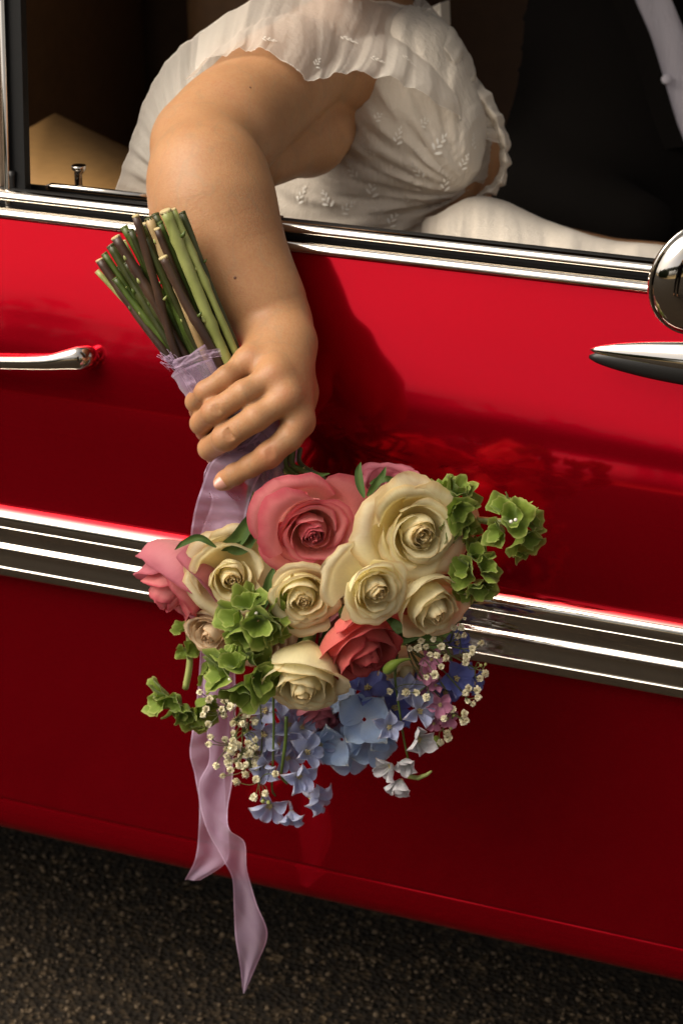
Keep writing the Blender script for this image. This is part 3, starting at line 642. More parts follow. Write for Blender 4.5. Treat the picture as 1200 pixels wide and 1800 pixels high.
# ---- dress
dress = empty('dress', PX(700, 300, .34), bride)
Dx = axis((-.30, .30, .0027)); Dy = axis((.14, .66, .0027)); Dz = axis((.70, 1.16, .0027))
D = Field(Dx, Dy, Dz)
def DA(p, q, k=.03): a, b_ = PX(*p[:3]), PX(*q[:3]); D.add(a, b_, R_(a, p[3]), R_(b_, q[3]), k)
DA((700, 130, .37, 105), (715, 215, .37, 112)); DA((715, 215, .37, 112), (640, 390, .385, 152), .04); DA((730, 235, .345, 88), (766, 272, .335, 70), .04); DA((800, 250, .43, 60), (795, 290, .42, 60), .04)
DA((640, 390, .385, 152), (660, 560, .39, 190), .04); DA((650, 50, .42, 40), (700, 120, .38, 85), .04)
DA((615, 300, .40, 118), (560, 400, .38, 95), .04)
gx_, gy_, gz_ = np.meshgrid(*D.ax, indexing='ij', sparse=True)
wc = PX(790, 385, .24); dist = np.sqrt((gx_-wc[0])**2+(gz_-wc[2])**2); ang = np.arctan2(gz_-wc[2], gx_-wc[0])
amp = np.clip(dist/.05, 0.2, 1)*np.clip((.36-dist)/.2, 0, 1)
D.d += (.0020*amp*(np.sin(ang*22+2.2*np.sin(dist*30)+1.5*np.sin(ang*5))+.6*np.sin(ang*39+1.3+3*dist*20)+.35*np.sin(ang*81+dist*40))).astype(np.float32)
DV, DF = D.surface(1); mk('bodice', DV, DF, M_dress, dress)
dress_bvh = BVHTree.FromPolygons(DV.tolist(), DF.tolist())
def drape(name, rows, nu, nv, mat, pleats, amp, ph=0.0, top=0.15, parent=dress, jit=.3, over=None):
    R = [[PX(*q) for q in r] for r in rows]; G, N, uu, vv = sheet(R, nu, nv)
    rr = np.random.default_rng(int(ph*100)+nu); kk = rr.uniform(.45, 1.6, int(pleats)+3); ks = np.interp(uu[:, 0]*(len(kk)-1), np.arange(len(kk)), kk); phase = np.cumsum(ks); phase = phase/phase[-1]*pleats*6.283
    av = np.interp(uu[:, 0]*9, np.arange(10), rr.uniform(.35, 1.25, 10)); a = amp*(top+(1-top)*vv**1.2)*av[:, None]
    w = np.sin(phase[:, None]+ph+1.1*np.sin(vv*2.2+uu*6)) + jit*np.sin(phase[:, None]*2.3+1+2.5*vv) + .35*jit*np.sin(phase[:, None]*4.9+2+3*vv)
    if over is not None:                    # lie on what is underneath
        off = np.zeros(G.shape)
        for i in range(nu):
            for j in range(nv):
                q, n_, _, d_ = over.find_nearest(Vector(G[i, j])); s_ = (Vector(G[i, j])-q).dot(n_)
                if s_ < .006: off[i, j] = np.array(q+n_*.006)-G[i, j]
        for _ in range(6): off[1:-1, 1:-1] = np.where(np.linalg.norm(off[1:-1, 1:-1], axis=2, keepdims=True) > 1e-6, off[1:-1, 1:-1], .98*(off[2:, 1:-1]+off[:-2, 1:-1]+off[1:-1, 2:]+off[1:-1, :-2])/4)
        G = G+off
    G = G+N*(a*w)[:, :, None]; return mksheet(name, G, uu, vv, mat, parent), G
o_, G1 = drape('ruffle', [[(350, 55, .235), (425, 8, .27), (505, -22, .31), (570, 0, .335), (640, 20, .36), (700, 42, .38), (760, 78, .42), (798, 108, .45)],
                  [(345, 92, .18), (415, 52, .205), (485, 38, .225), (555, 55, .24), (630, 75, .27), (700, 92, .29), (765, 125, .325), (806, 158, .37)],
                  [(340, 130, .14), (408, 92, .15), (478, 86, .175), (550, 108, .19), (618, 110, .225), (694, 124, .25), (772, 160, .285), (812, 188, .33)],
                  [(338, 152, .118), (402, 110, .135), (465, 106, .15), (545, 140, .16), (606, 126, .20), (690, 138, .235), (772, 182, .27), (815, 212, .32)]], 190, 44, M_tulle, 10, .0024, 0.4, .25, dress, .28, body_bvh)
drape('sleeve', [[(690, 15, .44), (745, 45, .43), (800, 95, .43), (845, 145, .43), (880, 200, .42), (893, 250, .41)], [(690, 40, .41), (735, 72, .40), (782, 120, .395), (822, 165, .39), (852, 208, .385), (870, 250, .385)], [(690, 75, .385), (725, 105, .37), (768, 150, .365), (800, 190, .365), (824, 214, .37), (840, 238, .375)]], 100, 26, M_tulle, 8, .0028, 2.2, .15, dress, .4, body_bvh)
drape('sleeve', [[(440, 2, .275), (358, 52, .235), (300, 98, .215), (256, 170, .195), (226, 262, .175), (200, 340, .155)],
                 [(432, 50, .23), (352, 98, .20), (302, 140, .18), (268, 200, .165), (244, 280, .15), (226, 350, .145)],
                 [(420, 90, .18), (352, 135, .15), (308, 178, .14), (284, 235, .14), (268, 300, .138), (256, 362, .138)],
                 [(412, 112, .145), (350, 154, .125), (312, 196, .125), (296, 245, .13), (290, 305, .13), (285, 366, .132)]], 120, 36, M_tulle, 9, .0040, 1.1, .2, dress, .3)
drape('sleeve', [[(735, 100, .375), (792, 150, .385), (848, 200, .395), (876, 258, .400), (872, 310, .395), (838, 340, .375)],
                 [(752, 86, .375), (812, 142, .380), (864, 194, .385), (888, 262, .390), (880, 318, .385), (836, 350, .365)],
                 [(772, 72, .405), (832, 130, .405), (878, 194, .410), (896, 268, .415), (884, 326, .405), (846, 352, .385)]], 90, 14, M_dress, 9, .002, 0.2, .4)
drape('skirt', [[(740, 385, .34), (772, 374, .29), (825, 346, .33), (885, 352, .38), (965, 388, .41), (1060, 418, .43), (1180, 432, .45)],
                [(740, 400, .31), (772, 395, .235), (830, 372, .26), (890, 378, .29), (970, 402, .30), (1060, 425, .30), (1180, 440, .31)],
                [(740, 425, .27), (772, 422, .19), (830, 412, .18), (900, 418, .18), (980, 430, .175), (1065, 445, .17), (1185, 458, .165)],
                [(740, 440, .22), (772, 440, .14), (830, 440, .115), (900, 447, .11), (980, 455, .105), (1065, 464, .10), (1185, 476, .098)]], 170, 46, M_dress, 5, .0036, 0.9, .1, dress, .35)
# gathered waist seam
V, f = tube(catmull([hit(dress_bvh, x, y)[0]+(-FW*.002) for x, y in ((845, 335), (822, 352), (800, 368), (784, 384), (772, 402)) if hit(dress_bvh, x, y)[0] is not None], 24), np.linspace(.0035, .005, 24)*(1+.25*np.sin(np.arange(24)*2.1)), 8); mk('waist_seam', V, f, M_dress, dress)
# embroidered sprigs, raised on the cloth
leafV = [(0, 0, 0), (.3, .16, .05), (.7, .17, .06), (1, 0, 0), (.7, -.17, .06), (.3, -.16, .05), (.5, 0, .12)]; leafF = [(0, 1, 6), (1, 2, 6), (2, 3, 6), (3, 4, 6), (4, 5, 6), (5, 0, 6)]
ruff_bvh = BVHTree.FromPolygons(G1.reshape(-1, 3).tolist(), grid_faces(*G1.shape[:2]))
for bv, x, y, ang, size in ((dress_bvh, 655, 330, 80, 42), (dress_bvh, 770, 255, 60, 44), (dress_bvh, 782, 320, 100, 40), (dress_bvh, 575, 352, 120, 40), (dress_bvh, 650, 265, 100, 34), (dress_bvh, 745, 215, 40, 32), (dress_bvh, 690, 385, 70, 36), (dress_bvh, 815, 285, 75, 32), (dress_bvh, 755, 375, 30, 34), (dress_bvh, 620, 300, 130, 36), (dress_bvh, 735, 300, 110, 36), (dress_bvh, 700, 240, 75, 34), (dress_bvh, 530, 345, 60, 34), (dress_bvh, 830, 250, 100, 30), (dress_bvh, 800, 345, 40, 30), (dress_bvh, 610, 365, 45, 34), (dress_bvh, 715, 350, 85, 38), (dress_bvh, 665, 205, 60, 30), (ruff_bvh, 660, 105, 10, 30), (ruff_bvh, 470, 70, 20, 30), (ruff_bvh, 610, 70, -20, 34), (ruff_bvh, 715, 105, -30, 32),
                            (ruff_bvh, 556, 112, 55, 30), (ruff_bvh, 742, 70, -35, 40), (ruff_bvh, 772, 115, -50, 34)):
    p, nn = hit(bv, x, y)
    if p is None: continue
    if nn @ FW > 0: nn = -nn
    k = size*depth(p)/FPX; u = RT*math.cos(math.radians(ang))+UP*math.sin(math.radians(ang)); u -= nn*(u@nn); u /= np.linalg.norm(u); w = np.cross(nn, u); parts = []
    for i in range(7):
        s = i/6; base = p+u*k*(s*.8-.4)+w*k*.05*math.sin(s*5); a_ = (.9 if i % 2 else -.9)*(1-.5*s) if i < 6 else 0
        lu = u*math.cos(a_)+w*math.sin(a_); lw = np.cross(nn, lu); L = k*(.36-.14*s); parts.append((np.array([base+lu*L*q[0]+lw*L*q[1]+nn*(L*q[2]*.6+.0012) for q in leafV]), leafF))
    mk('embroidery', *merge(parts), M_embro, dress)

# ================================================================== the groom, in the dark behind her
groom = empty('person', PX(1060, 420, .85), label='groom in black suit and pale shirt seated in the dark beside the bride', cat='person')
GF = Field(axis((-.1, .85, .011)), axis((.5, 1.3, .011)), axis((.35, 1.5, .011)))
def GA(Fd, p, q, k=.05): a, b_ = PX(*p[:3]), PX(*q[:3]); Fd.add(a, b_, R_(a, p[3]), R_(b_, q[3]), k)
for p, q in (((1120, 60, .92, 150), (1080, 330, .9, 150)), ((1080, 330, .9, 150), (1060, 480, .9, 170)), ((1100, -60, .92, 60), (1090, -120, .9, 55)), ((1080, -190, .88, 95), (1095, -130, .86, 75)), ((900, 60, .95, 80), (900, 300, .85, 60)), ((1060, 480, .85, 95), (1500, 520, .80, 75)), ((1060, 470, 1.02, 95), (1500, 500, 1.0, 75)), ((1300, 40, .95, 80), (1340, 300, .8, 55)), ((900, 300, .85, 55), (1090, 388, .72, 36))): GA(GF, p, q)
V, f = GF.surface(1); mk('body', V, f, M_skin, groom, attr={'flush': np.zeros(len(V))})
SF = Field(axis((-.1, .85, .008)), axis((.45, 1.35, .008)), axis((.35, 1.25, .008)))
for p, q in (((1110, 70, .92, 185), (1080, 330, .9, 185)), ((1080, 330, .9, 185), (1060, 480, .9, 200)), ((880, 55, .95, 105), (888, 200, .90, 98)), ((888, 200, .9, 98), (905, 310, .82, 85)), ((905, 310, .82, 85), (1130, 400, .70, 58)), ((930, 20, .95, 110), (1080, 20, .95, 110)), ((1080, 20, .95, 110), (1300, 30, .95, 110)), ((1300, 40, .95, 100), (1340, 300, .8, 80)), ((1060, 480, .85, 115), (1500, 520, .80, 95)), ((1060, 470, 1.02, 115), (1500, 500, 1.0, 95))): GA(SF, p, q)
V, f = SF.surface(1); mk('suit_jacket', V, f, M_suit, groom); suit_bvh = BVHTree.FromPolygons(V.tolist(), f.tolist())
def onsuit(px, py, lift):
    p, _ = hit(suit_bvh, px, py); return (p if p is not None else PX(px, py, .70)) - FW*lift
lft = [(1098, -30), (1112, 10), (1138, 70), (1160, 140), (1182, 215), (1200, 262)]; rgt = [(1160, -30), (1178, 10), (1206, 80), (1232, 150), (1255, 215), (1265, 262)]
rows = [[onsuit(a[0]+(b_[0]-a[0])*s, a[1]+(b_[1]-a[1])*s, .016) for a, b_ in zip(lft, rgt)] for s in (0, .25, .5, .75, 1)]
G, N, uu, vv = sheet(rows, 40, 20); G = G+N*(.0022*np.sin(uu*9+vv*5)*np.sin(vv*3.1))[:, :, None]; mksheet('shirt', G, uu, vv, M_shirt, groom)
p = onsuit(1165, 146, .022); V, f = loft([ell(p-FW*h_, RT*.0055*q, UP*.0055*q, 14) for h_, q in ((-.002, 1), (.001, 1), (.002, .8), (.002, .05))]); mk('shirt_button', V, f, M_shirt, groom)
# lapel edges standing off the shirt
for side, off in ((lft, -16), (rgt, 16)):
    rows = [[onsuit(q[0]+off*s, q[1], .020-.010*s) for q in side] for s in (0, .5, 1.6, 3)]; G, N, uu, vv = sheet(rows, 40, 12); mksheet('lapel', G, uu, vv, M_suit, groom)
# folded white cloth showing behind the bride's shoulder
P0 = [PX(x, y, Y) for x, y, Y in ((728, 26, .74), (774, 4, .74), (776, 62, .72), (762, 90, .715), (752, 330, .71), (715, 330, .71), (722, 60, .735))]
V, f = prism(P0, (.004, .02, .0)); mk('folded_cloth', V, f, M_whitecloth, smooth=False, label='white folded cloth propped up behind the bride\'s far shoulder', cat='cloth')

# ================================================================== the photographer, met only as the dark figure in the mirror
HB = -np.array([FW[0], FW[1], 0]); HB /= np.linalg.norm(HB); HR = np.array([RT[0], RT[1], 0]); base = CAM+HB*.36; base[2] = 0
photog = empty('person', base, label='photographer in dark clothes reflected in the chrome mirror, camera raised', cat='person')
def Q(r_, u_, f_): return base + HR*r_ + np.array([0, 0, u_]) - HB*f_
PF = Field(axis((base[0]-.5, base[0]+.5, .012)), axis((base[1]-.5, base[1]+.5, .012)), axis((-.01, 1.75, .012)))
PSF = Field(axis((base[0]-.5, base[0]+.5, .010)), axis((base[1]-.5, base[1]+.5, .010)), axis((-.01, 1.75, .010)))
PF.ball(Q(0, 1.58, .03), .092, .03); PF.add(Q(0, 1.52, .08), Q(0, 1.50, .06), .055, .05); PF.add(Q(0, 1.5, 0), Q(0, 1.38, -.02), .05, .055)
PF.add(Q(0, 1.33, -.02), Q(0, .98, -.02), .12, .12)
for s in (-1, 1):
    PF.add(Q(.17*s, 1.33, -.02), Q(.25*s, 1.12, .10), .045, .035); PF.add(Q(.25*s, 1.12, .10), Q(.075*s, 1.345, .235), .033, .024); PF.add(Q(.075*s, 1.345, .235), Q(.055*s, 1.39, .255), .026, .02)
    PF.add(Q(.1*s, .92, -.02), Q(.11*s, .5, .02), .075, .05); PF.add(Q(.11*s, .5, .02), Q(.12*s, .08, -.02), .05, .035); PF.add(Q(.12*s, .04, -.03), Q(.13*s, .035, .12), .038, .03)
    PSF.add(Q(.17*s, 1.33, -.02), Q(.25*s, 1.12, .10), .062, .05); PSF.add(Q(.25*s, 1.12, .10), Q(.10*s, 1.32, .215), .05, .036)
    PSF.add(Q(.1*s, .92, -.02), Q(.11*s, .5, .02), .10, .075); PSF.add(Q(.11*s, .5, .02), Q(.12*s, .10, -.02), .075, .065)
PSF.add(Q(-.14, 1.34, -.02), Q(.14, 1.34, -.02), .085, .085); PSF.add(Q(0, 1.30, -.02), Q(0, .95, -.02), .155, .15)
V, f = PF.surface(1); mk('body', V, f, M_skin, photog, attr={'flush': np.zeros(len(V))})
V, f = PSF.surface(1); mk('clothes', V, f, M_suit, photog)
HF = Field(axis((base[0]-.2, base[0]+.2, .012)), axis((base[1]-.2, base[1]+.2, .012)), axis((1.4, 1.78, .012))); HF.add(Q(0, 1.615, 0), Q(0, 1.56, -.05), .095, .08); V, f = HF.surface(1); mk('hair', V, f, M_hair, photog)
cc = CAM+HB*.16-np.array([0, 0, .0]); cb = []
V, f = box(-.07, .07, -.025, .025, -.045, .045); V = np.array([cc+HR*v[0]+HB*v[1]+np.array([0, 0, v[2]]) for v in V]); photo_cam = mk('camera_body', V, f, M_black, None, smooth=False, label='black camera held up by the photographer', cat='camera')
V, f = tube([cc-HB*.02, cc-HB*.11], [.034, .036], 24); mk('lens', V, f, M_black, photo_cam)
# ================================================================== the bouquet
_PX = PX
def PX(px, py, Y): return _PX(px, py, Y+NEAR)      # the whole bunch hangs close along the door, as the hand does
BQ = PX(430, 730, -.205)
bouquet = empty('bouquet', BQ, label='hand-tied bouquet of roses and blue flowers held upside down by its stems', cat='bouquet')
def px2m(P, r): return r*depth(P)/FPX
def frame(z, spin=0.0):
    z = np.asarray(z)/np.linalg.norm(z); a = UP if abs(z@UP) < .8 else RT; x = np.cross(a, z); x /= np.linalg.norm(x); y = np.cross(z, x)
    c, s = math.cos(spin), math.sin(spin); return x*c+y*s, y*c-x*s, z

# ---- stems
def stem(name, pts, wpx, mat, nodes=(), cut=True, cutm=M_cut, n=10, seed=0, m=40, label=None):
    P = catmull([PX(*q) for q in pts], m); r0 = px2m(P[0], wpx/2); s = np.linspace(0, 1, m); r_ = random.Random(seed)
    r = r0*(1+.05*np.sin(s*23+seed)+.04*np.sin(s*51+seed*2)); wob = np.array([[r_.uniform(-1, 1) for _ in range(3)] for _ in range(6)]); W_ = catmull(wob, m)*r0*.13; P = P+W_
    for nd_ in nodes: r = r*(1+.30*np.exp(-((s-nd_)/.012)**2))
    V, f = tube(P, r, n); mid = len(P)*n
    o = mk(name, V, f, mat, bouquet, label=label)
    if cut:
        T = P[0]-P[1]; T /= np.linalg.norm(T); tilt = T+np.array([r_.uniform(-.5, .5), -.3, r_.uniform(-.1, .6)])*.5; tilt /= np.linalg.norm(tilt); u = np.cross(tilt, (0, 1., 0)); u /= np.linalg.norm(u); w = np.cross(u, tilt)
        mk('cut_end', *loft([ell(P[0]-tilt*r0*.3, u*r[0]*1.02, w*r[0]*1.02, 12), ell(P[0]+tilt*r0*.22, u*r[0]*1.0, w*r[0]*1.0, 12), ell(P[0]+tilt*r0*.30, u*r[0]*.8, w*r[0]*.8, 12)]), cutm, o)
    for nd_ in nodes[:2]:
        i = int(nd_*(m-1)); d = SC(r_.choice((-1, 1))*.8, .3, .6); V, f = tube([P[i]+d*r[i]*.6, P[i]+d*r[i]*1.4+UP*r0*.2, P[i]+d*r[i]*1.7+UP*r0*.7], [r0*.42, r0*.36, r0*.10], 7); mk('bud', V, f, M_slight if r_.random() < .5 else M_sgreen, o)
    return o
ST = [  # top, at the wrap, below the grip, width, material, nodes, depth (Y) at top / wrap
 ((174, 457), (300, 632), (445, 828), 14, M_sbrown, (.14, .22), -.200, -.214),
 ((171, 477), (312, 626), (455, 826), 9, M_slight, (.2,), -.190, -.206),
 ((193, 431), (313, 628), (452, 830), 15, M_sdark, (.18, .24), -.198, -.212),
 ((204, 417), (330, 632), (462, 832), 17, M_sbrown, (.10, .17), -.206, -.219),
 ((219, 399), (338, 628), (470, 830), 14, M_sgreen, (.2,), -.196, -.210),
 ((238, 380), (318, 640), (458, 834), 14, M_sbrown, (.235,), -.214, -.226),
 ((249, 400), (352, 628), (478, 832), 14, M_sgreen, (.27,), -.204, -.218),
 ((262, 384), (362, 622), (482, 832), 15, M_dry, (.10, .2), -.209, -.221),
 ((287, 452), (368, 606), (486, 834), 16, M_sbrown, (.29,), -.222, -.230),
 ((273, 376), (380, 618), (490, 832), 14, M_sdark, (.22,), -.200, -.212),
 ((291, 371), (396, 628), (496, 834), 20, M_slight, (.08, .31), -.213, -.224),
 ((304, 369), (411, 612), (506, 832), 13, M_slight, (.12, .2), -.208, -.217),
 ((320, 374), (413, 606), (512, 830), 13, M_sdark, (.17, .24), -.200, -.210),
 ((232, 420), (345, 640), (472, 836), 14, M_sdark, (.2,), -.186, -.198),
 ((213, 440), (326, 640), (466, 836), 13, M_sgreen, (.16,), -.186, -.197),
 ((268, 410), (372, 628), (488, 834), 15, M_sgreen, (.3,), -.188, -.199),
 ((300, 400), (398, 620), (500, 834), 14, M_sgreen, (.2,), -.188, -.198),
 ((245, 470), (338, 632), (470, 838), 13, M_sdark, (.2,), -.184, -.196),
 ((225, 445), (322, 636), (462, 838), 12, M_sbrown, (.12,), -.192, -.203),
 ((280, 470), (384, 632), (492, 838), 13, M_sdark, (.2,), -.182, -.194),
 ((206, 470), (308, 634), (450, 834), 12, M_sgreen, (.2,), -.188, -.206), ((230, 405), (334, 630), (466, 834), 12, M_sdark, (.15,), -.200, -.208), ((254, 392), (346, 626), (474, 834), 12, M_sbrown, (.15,), -.196, -.206), ((280, 392), (376, 622), (488, 834), 12, M_sgreen, (.3,), -.206, -.212), ((312, 384), (405, 614), (508, 832), 11, M_sgreen, (.25,), -.196, -.204), ((262, 440), (360, 628), (480, 836), 13, M_sgreen, (.25,), -.198, -.210), ((300, 430), (390, 622), (495, 836), 12, M_sdark, (.3,), -.190, -.200), ((216, 425), (320, 632), (458, 834), 11, M_slight, (.3,), -.192, -.204),
 ((184, 446), (306, 630), (448, 832), 12, M_sgreen, (.2,), -.194, -.208), ((242, 388), (344, 630), (473, 834), 12, M_sgreen, (.2,), -.210, -.217), ((256, 418), (356, 630), (479, 836), 12, M_sdark, (.3,), -.212, -.218), ((277, 402), (374, 624), (487, 834), 12, M_sbrown, (.2,), -.213, -.219), ((296, 392), (393, 620), (497, 834), 11, M_sgreen, (.3,), -.205, -.214), ((312, 400), (402, 618), (503, 834), 11, M_sdark, (.3,), -.196, -.206), ((222, 462), (330, 634), (462, 836), 12, M_sdark, (.2,), -.205, -.214), ((202, 490), (318, 636), (455, 836), 11, M_sgreen, (.2,), -.204, -.212)]
for i, (a, b_, c_, w, m_, nodes, ya, yb) in enumerate(ST):
    yb += .012; ya += .006
    fx = 430 + (c_[0]-440)*2.1 + random.uniform(-15, 15); yc = -.205+(yb+.21)*.8
    stem('stem', [(*a, ya), ((a[0]*.5+b_[0]*.5)+random.uniform(-3, 3), a[1]*.5+b_[1]*.5, (ya+yb)/2), (*b_, yb), ((b_[0]+c_[0])/2, (b_[1]+c_[1])/2, yc), (*c_, yc), (fx, 905+random.uniform(-10, 25), yc+random.uniform(-.03, .02))], w*1.04,
         m_ if m_ not in (M_dry,) else M_dry, nodes, cutm=M_cut if m_ in (M_sbrown, M_slight) else M_sgreen if m_ is M_sgreen else M_sdark, seed=i)
# green stems showing below the ribbon, fanning out to the heads
for i, (a, b_, w, m_) in enumerate([((452, 850), (432, 935), 9, M_sgreen), ((465, 848), (452, 900), 12, M_slight), ((478, 838), (490, 880), 10, M_sgreen), ((500, 826), (520, 850), 12, M_sgreen), ((515, 818), (552, 838), 11, M_sgreen), ((440, 860), (428, 960), 10, M_sdark), ((470, 838), (470, 900), 11, M_sdark), ((528, 816), (570, 842), 9, M_sdark), ((488, 830), (484, 870), 14, M_slight), ((455, 840), (440, 930), 9, M_sgreen), ((505, 822), (545, 850), 9, M_sgreen)]):
    stem('stem', [(a[0], a[1]-30, -.215), (*a, -.222), (*b_, -.226), (b_[0]*1.02, b_[1]+30, -.21)], w, m_, (.5,), cut=False, seed=50+i, m=16)

# ---- roses
def petal_grid(nu, nv):
    u = np.linspace(-1, 1, nu); v = np.linspace(0, 1, nv); return np.meshgrid(u, v, indexing='ij')
PF_ = grid_faces(19, 13)
def rose(px, py, Y, rpx, axis_, mat, label, n=26, op=.6, hgt=1.15, seed=1, spin=0.0, outer=None, flop=.25, mat2=None):
    r_ = np.random.default_rng(seed); P0 = PX(px, py, Y); R = px2m(P0, rpx); H = R*hgt*1.25; X_, Y_, Z_ = frame(SC(*axis_), spin); base = P0-Z_*H*.5
    ro = empty('rose', base, bouquet, label=label); U, Vv = petal_grid(19, 13)
    for i in range(n):
        t = i/(n-1); inner = t < .5; g = (t-.5)/.5
        phi = i*2.3999+r_.uniform(-.45, .45)+spin; r = R*(.045+.36*(t/.5)**.85 if inner else .43+.44*g**.9)*r_.uniform(.95, 1.06); w = (2.2-.7*t if inner else 1.35-.25*g)*r_.uniform(.9, 1.2)
        h = H*((.97-.05*t) if inner else (.95-.13*g))*r_.uniform(.95, 1.04); o_ = (op*.05 if inner else op*(.35+.9*g))*r_.uniform(.75, 1.3); curl = (.10+.12*t if inner else .25+1.0*op*g)*r_.uniform(.4, 1.8)
        vm = 1-(.22+.12*(1-t))*np.abs(U+r_.uniform(-.15, .15))**2.8+.05*np.exp(-(U/.14)**2)*t*r_.uniform(0, 1.3); vm = vm+(.006+.016*t)*np.sin(U*r_.uniform(7, 12)+r_.uniform(0, 6))+.008*np.sin(U*23+r_.uniform(0, 6)); v = Vv*vm
        ph1, ph2 = r_.uniform(0, 6.28, 2); k_r = np.clip((Vv-.75)/.25, 0, 1); ruf = (.35+1.1*t)*(.034*np.sin(U*2.7+ph1)+.026*np.sin(U*5.7+ph2)+.014*np.sin(U*11+ph1*3)+.010*k_r*np.sin(U*19+ph2*3)); ox, oy = R*.07*t*r_.standard_normal(2)
        bel = .22+.78*np.sin(np.minimum(1, v/.58)*math.pi/2)
        k = np.clip((v-.52)/.48, 0, 1); rho = r*bel*(1-((.30 if inner else 0)+(1-op)*.34*(1-.5*t))*k**1.6) + R*.36*o_*t*k**2
        s = np.clip((v-.80+.03*np.sin(U*4+ph2))/.2, 0, 1); z = h*v**.92 - R*.20*curl*s**2 - R*.10*o_*t*k**2; rho = rho + R*.20*curl*s*(1-.35*s) + R*ruf*k*(.4+.6*t)
        z = z + R*(.5*ruf*np.roll(k, 1))*.8
        rho = rho*(1+.085*U+.035*U**2*(1 if t > .5 else -1))
        if t > .66: a = flop*r_.uniform(-.25, 1.0)*(t-.66)/.34; rr0 = rho[:, :1].mean(); dr_ = rho-rr0; c, s_ = math.cos(a), math.sin(a); rho, z = rr0+dr_*c+z*s_, z*c-dr_*s_
        th = phi+U*w*(1-.12*np.clip(v-.7, 0, 1)/.3*t)
        wob = R*.012*np.sin(th*5+v*9+ph1); Q = base + X_*ox + Y_*oy + (np.cos(th)*(rho+wob))[..., None]*X_ + (np.sin(th)*(rho+wob))[..., None]*Y_ + z[..., None]*Z_
        m_ = (mat2 if (mat2 and t > .78) else mat)
        mk('petal', Q.reshape(-1, 3), PF_, m_, ro, uv=np.stack([(U*.5+.5).ravel(), Vv.ravel()], 1))
    V, f = tube([base-Z_*H*.25, base-Z_*H*.05, base+Z_*H*.10, base+Z_*H*.2], [R*.08, R*.16, R*.2, R*.12], 10); mk('rose_hip', V, f, M_sgreen, ro)
    return ro
rose(548, 930, -.262, 76, (.12, -.50, 1.0), M_pink, 'large open pink rose nearest the pointing finger', 28, .95, .80, 3, .4, flop=.9, mat2=M_pink)
rose(732, 935, -.262, 81, (.34, -.26, 1.0), M_cream, 'largest open cream rose at the upper right of the bouquet', 28, .90, .80, 5, 1.0, flop=.45)
rose(533, 1045, -.285, 60, (.06, -.45, 1.0), M_cream, 'cream rose just below the big pink rose', 22, .55, 1.0, 7, 2.0, flop=.3)
rose(655, 1034, -.296, 64, (.46, -.38, 1.0), M_cream, 'crumpled cream rose in the middle right', 24, .70, .92, 9, .2, flop=1.0)
rose(752, 1064, -.262, 62, (.50, -.62, .75), M_cream, 'smooth half-open cream rose above the chrome trim', 20, .30, 1.2, 11, 2.4, flop=.3)
rose(405, 1013, -.260, 62, (.14, -.25, 1.0), M_cream, 'cream rose beside the pink rose at far left, petals pulled back', 22, .70, 1.0, 13, 1.2, flop=1.2)
rose(536, 1184, -.292, 76, (-.10, -.95, .62), M_cream, 'large cream rose hanging face down at the front', 22, .42, 1.2, 15, .9, flop=.25)
rose(318, 1016, -.240, 92, (-.62, -.80, .22), M_pink, 'pale pink rose seen from the side at far left', 20, .28, 1.2, 17, 2.0, flop=.35, mat2=M_dusky)
rose(634, 1132, -.272, 77, (.46, -.80, .55), M_pinkdeep, 'coral rose half open below the middle', 22, .40, 1.15, 19, .6, flop=.4)
rose(376, 1108, -.255, 48, (-.5, -.55, .8), M_peach, 'small peach rose behind the green bells', 18, .5, 1.1, 21, .1, flop=.6)
rose(458, 1125, -.248, 54, (.25, -.8, .7), M_peach, 'peach rose tucked behind the green bells', 18, .45, 1.1, 23, 1.7, flop=.5)
rose(562, 1258, -.245, 42, (.25, -.9, .5), M_dusky, 'dusky pink rose peeping out under the lowest cream bud', 16, .4, 1.1, 25, .3)
rose(690, 872, -.205, 62, (.15, .65, .7), M_dusky, 'dusky pink rose at the back of the top edge', 18, .6, 1.0, 27, 2.2, flop=.6)
rose(712, 1168, -.235, 48, (.2, -.85, .5), M_cream, 'cream rose half hidden behind the baby\'s breath', 16, .35, 1.1, 29, .9)
rose(770, 902, -.215, 48, (.75, .5, .4), M_dusky, 'dusky pink rose behind the largest cream rose', 16, .6, 1.0, 31, .9, flop=.7)
rose(560, 1010, -.200, 84, (.1, -.5, .8), M_cream, 'cream rose deep in the bouquet', 14, .4, 1.0, 33, .9)
rose(455, 1035, -.205, 60, (-.1, -.5, .8), M_peach, 'peach rose deep between the cream roses', 14, .4, 1.0, 35, .5)
rose(640, 1120, -.195, 70, (.1, -.6, .8), M_dusky, 'dusky pink rose deep behind the coral rose', 12, .4, 1.0, 37, .5)

# ---- leaves
def leaf(pts, wpx, label=None, mat=M_leaf, fold=.35, parent=None, twist=0.0, name='leaf'):
    P = catmull([PX(*q) for q in pts], 16); T = np.gradient(P, axis=0); T /= np.linalg.norm(T, axis=1)[:, None]; w = px2m(P[8], wpx/2); s = np.linspace(0, 1, 16); prof_ = w*np.sin(np.pi*np.clip(s, .02, .995)**.75)**.8
    V, UVs = [], []; cs = np.linspace(-1, 1, 7)
    for i in range(16):
        sd = np.cross(T[i], -FW); sd /= np.linalg.norm(sd); a = twist*s[i]; up = np.cross(sd, T[i]); sd, up = sd*math.cos(a)+up*math.sin(a), up*math.cos(a)-sd*math.sin(a)
        for c in cs: V.append(P[i]+sd*prof_[i]*c*(1-.1*abs(c))+up*(fold*abs(c)**1.5*prof_[i]+.10*prof_[i]*math.sin(i*.9+c*2))); UVs.append((c*.5+.5, .2+.6*abs(c)))
    return mk(name, V, grid_faces(16, 7), mat, parent or bouquet, uv=UVs, label=label)
